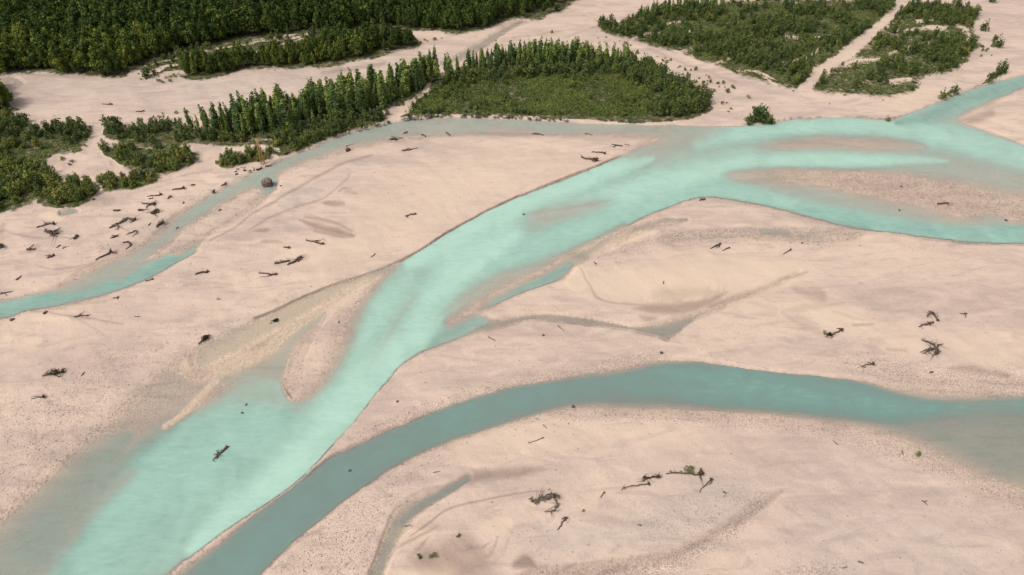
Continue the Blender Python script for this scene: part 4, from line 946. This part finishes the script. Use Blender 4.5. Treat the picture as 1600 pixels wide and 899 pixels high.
# --- big gravel bar
dw("dark stump standing alone at the top of the big bar", [(541,237),(547,235)], 2.4)
dw("flat spread of dark twigs on the upper middle of the big bar", [(629,236),(640,235),(652,232)], .9, None, [[(634,234),(645,233)]], None, 14, name="brush_heap")
dw("dog leg log with two lobes in the middle of the big bar", [(650,335),(641,336),(634,339)], 1.0, 1.4, [[(636,339),(638,340)]], None, 4)
dw("long tapering log with a frayed middle below the fan of wet sand", [(506,382),(497,381),(488,378),(478,376)], 1.4, 1.8, [[(490,378),(500,377)]], None, 6)
dw("small pointed root clump between two larger logs", [(452,388),(447,387),(442,387)], 1.2, 2.0)
dw("thick slanting log with a broad butt crossing a thinner log", [(470,404),(462,408),(455,412),(449,415)], 1.9, 2.8, [[(470,404),(466,410)]])
dw("ragged thinner log touching the thick slanting log", [(452,409),(445,410),(437,412),(429,413)], 1.3, None, [[(443,410),(438,408)], [(434,412),(429,411)]], None, 6)
dw("straight log with a tangled dark middle at the lower end of the bar", [(432,429),(424,430),(416,428),(404,427)], 1.3, 1.8, [[(424,430),(419,433)]], None, 12)
dw("single thin stick on pale sand near the steep cut bank", [(586,397),(579,403)], .6)
dw("leafy brown root clump on the very edge of the bend", [(932,252),(924,250),(916,249),(909,247)], 1.6, 3.2, [[(926,250),(929,254)]], None, 12)
dw("straight log with a bent root end above the bend", [(945,241),(935,239),(924,238)], 1.2, 2.0)
dw("thin spread of sticks on the tip of the big bar", [(972,229),(964,228),(956,226)], .9, None, [[(962,228),(958,230)]], None, 6)
dw("tiny stick on the sand tip beside the spread sticks", [(976,226),(984,228)], .6)
dw("heavy dark log half sunk in the pale north arm", [(619,218),(614,218),(609,219)], 1.8, None, [[(616,218),(620,220)]], None, 4)
dw("small dark branch in the shallow arm behind the heavy sunk log", [(636,207),(633,209),(630,209)], 1.0)
dw("small curved snag in the pale north arm between two others", [(659,211),(662,212),(664,215)], 1.0)
dw("larger curved snag in the pale north arm below the island bank", [(697,208),(701,210),(704,213)], 1.0)
dw("long low snag in the pale arm below the middle of the island", [(832,210),(842,210),(850,212)], .9)
dw("thin snag in the pale arm towards the wide bend", [(914,210),(920,210),(925,212)], .7)
dw("dark log in the water just below the lattice mast", [(402,266),(406,265),(409,264)], 1.4)
dw("shorter log in the water between the mast and the round caisson", [(416,261),(420,260),(424,260)], 1.3)
dw("dark log at the foot of the bank beyond the lattice mast", [(443,241),(447,240),(451,239)], 1.3)
# --- lower part of the big bar
dw("small branched stick on the bar above the spreading brush", [(186,465),(181,466),(176,467)], .9, None, [[(182,466),(185,467)]])
dw("spreading brown brush at the start of the dark drainage line", [(117,496),(128,494),(140,493)], 1.0, None, [[(122,495),(128,490)]], None, 16, name="brush_heap")
dw("short thin stick lying level on open gravel", [(218,495),(210,495)], .6)
dw("tiny level stick on the bar below the tapering log", [(344,468),(338,468)], .6)
dw("leafy log pointing along the edge of the shallow strand", [(326,525),(320,530),(311,538)], 1.5, None, [[(319,530),(322,533)]], ((321,529), 5, M_DULL), 10)
dw("uprooted bushy tree with olive leaves on the wide gravel", [(99,582),(90,584),(80,585),(68,588)], 1.4, 3.6, [[(90,584),(82,580)], [(86,585),(92,590)]], ((84,584), 8, M_DULL), 20)
dw("pale two pronged log with a dark root below the uprooted tree", [(69,621),(60,621),(48,624)], .9, 3.0, [[(68,622),(58,620),(49,620)]], None, 0, M_WOODG)
dw("thin stick pointing at the uprooted bushy tree", [(133,582),(127,588)], .7)
dw("small grassy clump stranded in the shallow strand", [(434,500),(430,502),(427,504)], 1.5, None, [], ((431,502), 3.5, M_DULL), 4, name="brush_heap")
dw("tiny dark twig standing on the gravel spit", [(529,505),(530,501)], .7)
dw("sunken log with a round root end in the turquoise main current", [(355,699),(349,705),(342,712),(332,720)], 1.6, 2.6, [[(345,709),(337,714)], [(342,711),(339,718)]], None, 10)
# --- central bars
dw("thin dark stick on the central bar above the teal channel", [(763,527),(774,533)], .6)
dw("knotted thin stick on the smooth bar beside the brook", [(872,510),(877,514),(882,518)], .6, .9)
dw("thin stick on the gravel just under the teal channel", [(848,664),(856,670)], .5)
dw("short dark log at the head of the curved spit", [(1101,312),(1097,313),(1092,314)], 1.2)
dw("forked log with a dark butt beside a shallow backwater", [(1125,382),(1118,385),(1110,389)], 1.2, 1.8, [[(1124,384),(1120,388)]])
dw("thin log with knobs at both ends beside the forked log", [(1140,388),(1134,390),(1128,392)], .9, 1.4)
dw("long snag with a rounded head on the pink midstream bar", [(1465,320),(1473,319),(1482,318)], 1.3, None, [[(1480,318),(1481,320)]], None, 3)
dw("small club shaped stick on the sandy plain below the lower current", [(1235,391),(1229,394),(1223,398)], .8, 1.6)
dw("tiny stick at the edge of the speckled backwater", [(1252,381),(1254,379)], .8)
dw("tiny dark peg near the white sand triangle", [(929,411),(932,413)], .9)
dw("tiny twig on pale sand above the fan of wet sand", [(1036,444),(1037,440)], .7)
dw("spidery dead tree with a hooked root end on the broad bar", [(1315,517),(1308,519),(1301,523),(1294,524),(1286,522)], 1.1, 2.6, [[(1300,523),(1299,530)], [(1314,515),(1306,514)], [(1296,524),(1290,527)], [(1294,524),(1288,519)]], ((1296,524), 4, M_DULL), 10)
dw("bowed dead tree arching over sand with a root at its foot", [(1465,502),(1462,495),(1457,489),(1451,488)], 1.3, 2.2, [[(1457,489),(1448,494)], [(1460,493),(1452,491),(1448,496)]], None, 12)
dw("ragged brush below the bowed dead tree", [(1458,505),(1450,507),(1442,509),(1435,511)], 1.3, None, [[(1450,507),(1454,510)]], None, 14, name="brush_heap")
dw("small T shaped stick beyond the bowed dead tree", [(1511,491),(1505,491),(1499,490)], .9, None, [[(1507,491),(1508,495)]])
dw("large many armed dead tree on the broad bar", [(1463,554),(1464,547),(1458,539),(1450,535),(1440,533)], 1.6, 3.4, [[(1463,546),(1452,546),(1444,548),(1437,551)], [(1463,545),(1466,540),(1474,538)], [(1464,553),(1457,558)], [(1460,546),(1450,550),(1440,553)]], None, 16)
dw("pale root crown with a short tail near the teal channel bank", [(1364,570),(1355,570),(1346,573)], 1.1, 3.0, [[(1362,569),(1354,566)]], None, 4)
dw("tiny dark log at the speckled margin of the teal channel", [(1452,583),(1458,582)], 1.1)
# --- lower bar
dw("thin bowed stick with dark knobs on the smooth lower bar", [(848,685),(840,688),(829,692)], .6, 1.4, [[(829,692),(827,693)]])
dw("heavy brush raft of grey branches with a hooked tail", [(866,777),(855,779),(843,782),(831,784)], 2.2, 4.0, [[(868,782),(871,790),(866,799)], [(866,799),(858,800)], [(850,779),(836,786)]], None, 60, M_WOODG, name="brush_heap")
dw("leaning log with a forked root and mossy tip below the brush raft", [(884,811),(879,817),(874,824),(871,828)], 1.2, 2.6, [[(883,811),(878,811)]])
dw("small forked stub between the brush raft and the driftwood row", [(944,770),(941,774),(938,778)], .9, 1.4)
dw("long thin log with a bent tip and round root in the driftwood row", [(1013,757),(1000,758),(988,760),(975,762),(971,767)], 1.0, 3.0, [[(974,762),(977,765)]])
dw("reddish brown leafy log above the long thin log", [(1029,746),(1020,746),(1012,747),(1005,749)], 1.5, 3.4, [[(1014,747),(1005,745)], [(1012,747),(1006,752)]], None, 18, M_ROOT)
dw("uprooted tree with a green leafy crown and big red root", [(1095,741),(1080,741),(1065,740),(1050,740),(1041,742)], 1.3, 5.6, [[(1060,740),(1047,738)], [(1094,744),(1096,750)]], ((1077,736), 8, M_LEAF_W), 16)
dw("straight slanting log with a round root at its upper end", [(1111,750),(1103,758),(1092,769)], .9, 2.6, [[(1112,751),(1109,757)]])
dw("thin straight stick on the lower bar under the shallow margin", [(1301,689),(1310,696)], .5)
dw("thin bent stick next to the dark compact tuft", [(1409,704),(1412,712)], .6)
dw("small arched twig on the empty lower gravel", [(1440,783),(1445,785),(1449,790)], .8)
dw("small dark forked twig near the bottom of the lower gravel", [(1341,878),(1349,880)], 1.0)
dw("thin stick lying in the wet shingle beside the forked twig", [(1316,888),(1325,886)], .6)
dw("thin stick lying beside the small bottom stream's upper pool", [(677,739),(688,737)], .6)
dw("thin curved stick on the ridge between two bottom streams", [(633,823),(638,821),(642,821)], .6)
dw("low dark log on the dry arm below the wood", [(176,164),(168,164),(160,163)], .9, None, [[(170,164),(174,162)]])
dw("dark knot of wood on the dry arm above the shore plants", [(226,174),(220,175),(212,175)], .9)

# ------------------------------------------------------------------ stones
def rock_mesh(seed):
    r = np.random.default_rng(seed); import bmesh
    bm = bmesh.new(); bmesh.ops.create_icosphere(bm, subdivisions=2, radius=1)
    ph = r.uniform(0, 6, 6)
    for q in bm.verts:
        p = q.co; k = 1 + .18 * math.sin(3 * p.x + ph[0]) + .16 * math.sin(3.4 * p.y + ph[1]) + .14 * math.sin(4 * p.z + ph[2]) + r.normal(0, .05)
        q.co = Vector((p.x * k * 1.2, p.y * k, p.z * k * .7))
    me = bpy.data.meshes.new("boulder"); bm.to_mesh(me); bm.free(); return me
ROCKS = [rock_mesh(i) for i in range(4)]
ROCKSD = [m_.copy() for m_ in ROCKS]
for m_ in ROCKS: m_.materials.append(M_STONE)
for m_ in ROCKSD: m_.materials.append(M_DSTONE)
def boulder(u, v, size, label, group=None, dark=False):
    z = max(ground_z(u, v), -0.1); x, y = to_ground(u, v, z)
    o = bpy.data.objects.new("boulder", (ROCKSD if dark else ROCKS)[random.randrange(4)]); COL.objects.link(o)
    o.location = (x, y, z + size * .2); o.rotation_euler = (0, 0, random.uniform(0, 6.28)); o.scale = (size,) * 3
    tag(o, label, "stone", group)
for i in range(46):
    t = random.random(); u_ = 625 + 260 * t; v_ = float(np.interp(u_, [620, 640, 690, 740, 830, 900], [188, 186, 182, 183, 186, 190])) - random.uniform(0, 2.5)
    boulder(u_, v_, random.uniform(.3, .75), "pale stone in the line of riprap along the island bank", "stones along the island bank", random.random() < .3)
for i in range(14):
    u_ = random.uniform(540, 612); v_ = float(np.interp(u_, [540, 560, 600, 620], [209, 203, 194, 190])) - random.uniform(0, 2)
    boulder(u_, v_, random.uniform(.3, .6), "stone on the bank below the end of the poplar grove", "stones below the poplar grove", random.random() < .5)
for i in range(16):
    boulder(random.uniform(362, 400), random.uniform(262, 274), random.uniform(.25, .55), "stone scattered on the shore beside the lattice mast", "stones beside the lattice mast", random.random() < .4)
for u_, v_, s, lb in [(547,735.5,.30,"lone dark stone under the surface of the teal channel"),(896,635.5,.36,"dark stone at the edge of the teal channel"),(849,524,.3,"small stone on the smooth bar beside the knotted stick"),(621,628,.28,"small stone on the narrow bar between turquoise and teal water"),(439,291,.35,"small stone just past the round caisson"),(818,335.5,.4,"dark stone breaking the bright turquoise current"),(1408,292,.35,"dark stone on the pink midstream bar"),(1572,345,.4,"dark stone in the shallows near the pink bar"),(1405,329,.35,"dark stone in the lower current beside the pink bar"),(19,500,.5,"dark stone on the white sand lip by the pale stream"),(71,489,.45,"dark stone where the drainage line leaves the stream"),(1033,552,.4,"dark stone under the brook mouth above the teal channel"),(385,633,.3,"small stone in the turquoise backwater"),(379,646,.3,"second small stone just below in the turquoise backwater")]:
    boulder(u_, v_, s, lb, None, True)

# loose shingle along the margins and over the coarse patches
def shingle():
    r = np.random.default_rng(91); n = 330000
    Y = 57 + 150 * r.random(n) ** 1.5; X = r.uniform(-1, 1, n) * (0.80 * (Y * CP + CAM_H * SP))
    U, V_ = to_map(X, Y); d = samp(D, U + 5 * fbm(X / 9, Y / 9, 21), V_ + 4 * fbm(X / 9, Y / 9, 31)); sp_ = samp(SPECK, U, V_); sa = samp(SAND, U, V_)
    e = np.exp(-((d + .12) / .30) ** 2)
    p = (0.03 + 0.40 * sp_ * (d < .12) + 0.34 * e) * (1 - .85 * np.clip(sa, 0, 1)) * (d < .16) * (samp(VEG, U, V_) < .2)
    k = r.random(n) < p; X, Y, U, V_ = X[k], Y[k], U[k], V_[k]; m = len(X)
    Z = height_from(samp(D, U + 5 * fbm(X / 9, Y / 9, 21), V_ + 4 * fbm(X / 9, Y / 9, 31)), np.zeros(m), X, Y)
    sz = 0.045 + 0.085 * r.random(m) ** 2.2 + 0.0003 * Y
    base_ = np.array([[1, 0, 0], [0, 1, 0], [-1, 0, 0], [0, -1, 0], [0, 0, .7], [0, 0, -.7]], float)
    a = r.uniform(0, 6.28, m); ex = r.uniform(.6, 1.3, m)
    V = base_[None] * sz[:, None, None] * r.uniform(.75, 1.25, (m, 6, 1)); V[:, :, 0] *= ex[:, None]
    x = V[:, :, 0] * np.cos(a)[:, None] - V[:, :, 1] * np.sin(a)[:, None]; y = V[:, :, 0] * np.sin(a)[:, None] + V[:, :, 1] * np.cos(a)[:, None]
    V = np.stack([x + X[:, None], y + Y[:, None], V[:, :, 2] + (Z + sz * .3)[:, None]], -1).reshape(-1, 3)
    f = np.array([[0, 1, 4], [1, 2, 4], [2, 3, 4], [3, 0, 4], [1, 0, 5], [2, 1, 5], [3, 2, 5], [0, 3, 5]])
    F = (f[None] + 6 * np.arange(m)[:, None, None]).reshape(-1, 3)
    M, nt, N, L = new_mat("loose_stones")
    c = ramp(nt, attr(nt, "var"), [(0.0, (0.17, 0.14, 0.125)), (0.35, (0.36, 0.285, 0.245)), (0.7, (0.54, 0.43, 0.36)), (1.0, (0.68, 0.57, 0.48))])
    principled(nt, c, 0.9, None, 0.15)
    o = np_mesh("shingle", V, F, M, {"var": ('FACE', np.repeat(np.clip(r.normal(.5, .27, m), 0, 1), 8))}, False)
    tag(o, "loose limestone shingle strewn along the water margins and bars", "gravel", None, "stuff")
shingle()

# ------------------------------------------------------------------ round caisson in the stream
cx, cy = to_ground(418.3, 290.0, 0.0); cz = -0.4
cai = empty("caisson", (cx, cy, cz)); tag(cai, "round old masonry caisson standing in its own scour pool", "caisson")
rg = np.random.default_rng(4)
def drum(r, z0, z1, n=48, rings=9, amp=.05, cap=True):
    V, F = [], []
    for j in range(rings):
        z = z0 + (z1 - z0) * j / (rings - 1)
        for k in range(n):
            a = 2 * math.pi * k / n; rr = r * (1 + rg.normal(0, amp) * .6) * (1 - .04 * (j == rings - 1)); V.append((rr * math.cos(a), rr * math.sin(a), z + (rg.normal(0, .06) if j else 0)))
    for j in range(rings - 1):
        for k in range(n): F.append((j * n + k, j * n + (k + 1) % n, (j + 1) * n + (k + 1) % n, (j + 1) * n + k))
    if cap: F.append(tuple((rings - 1) * n + k for k in range(n)))
    return V, F
V, F = drum(1.75, -.6, 2.35); mesh_obj("drum_wall", V, F, M_CAIS, cai)
V, F = drum(2.0, -.6, .52, 40, 4, .06); mesh_obj("footing", V, F, M_CONC, cai)
m = MB()
for k in range(70):
    a = rg.uniform(0, 6.28); rr = 1.55 * math.sqrt(rg.random()); s = rg.uniform(.14, .34); zt = 2.36 + .28 * (1 - (rr / 1.7) ** 2)
    src = ROCKS[k % 4]; ang = rg.uniform(0, 6.28)
    o0 = len(m.v); ca, sa = math.cos(ang), math.sin(ang)
    for q in src.vertices: m.v.append((rr * math.cos(a) + s * (q.co.x * ca - q.co.y * sa), rr * math.sin(a) + s * (q.co.x * sa + q.co.y * ca), zt + s * q.co.z))
    m.f += [tuple(i + o0 for i in p.vertices) for p in src.polygons]
m.obj("rubble_fill", M_CAIT, cai)

# ------------------------------------------------------------------ lattice mast on the bank
tx, ty, tz = place(410.8, 256.0)
mast = empty("lattice_mast", (tx, ty, tz - .1), R(20)); tag(mast, "slim ochre steel lattice mast with a short arm on the river bank", "mast")
HM, WB, WT = 9.6, .68, .26
def leg_at(sx, sy, z): w = WB + (WT - WB) * z / HM; return Vector((sx * w, sy * w, z))
for sx, sy in ((1, 1), (1, -1), (-1, -1), (-1, 1)):
    MB().add(tube([leg_at(sx, sy, 0), leg_at(sx, sy, HM)], [.085, .07], 5)).obj("leg", M_RUST, mast)
br = MB(); zs = [0.1 + HM * (1 - (1 - k / 7) ** 1.12) * .985 for k in range(8)]
cs4 = [(1, 1), (1, -1), (-1, -1), (-1, 1)]
for i, z in enumerate(zs):
    for k in range(4):
        a, b = cs4[k], cs4[(k + 1) % 4]
        br.add(tube([leg_at(*a, z), leg_at(*b, z)], [.045, .045], 4))
        if i + 1 < len(zs): br.add(tube([leg_at(*a, z), leg_at(*b, zs[i + 1])], [.034, .034], 4)); br.add(tube([leg_at(*b, z), leg_at(*a, zs[i + 1])], [.034, .034], 4))
br.obj("bracing", M_RUST, mast)
arm = MB().add(tube([(-.3, 0, HM - .5), (2.1, 0, HM - .35)], [.11, .09], 5)).add(tube([(.25, 0, HM + .25), (2.0, 0, HM - .33)], [.035, .03], 4)).obj("arm", M_RUST, mast)
MB().add(tube([(2.05, 0, HM - .35), (2.05, 0, HM - 1.0)], [.09, .13], 8)).obj("gauge_head", M_PALE, arm)
MB().add(tube([(0, 0, HM - .3), (0, 0, HM + .5)], [.05, .03], 5)).obj("lightning_rod", M_RUST, mast)
V, F = drum(1.15, -.5, .25, 4, 3, 0); mesh_obj("footing", V, F, M_CONC, mast)
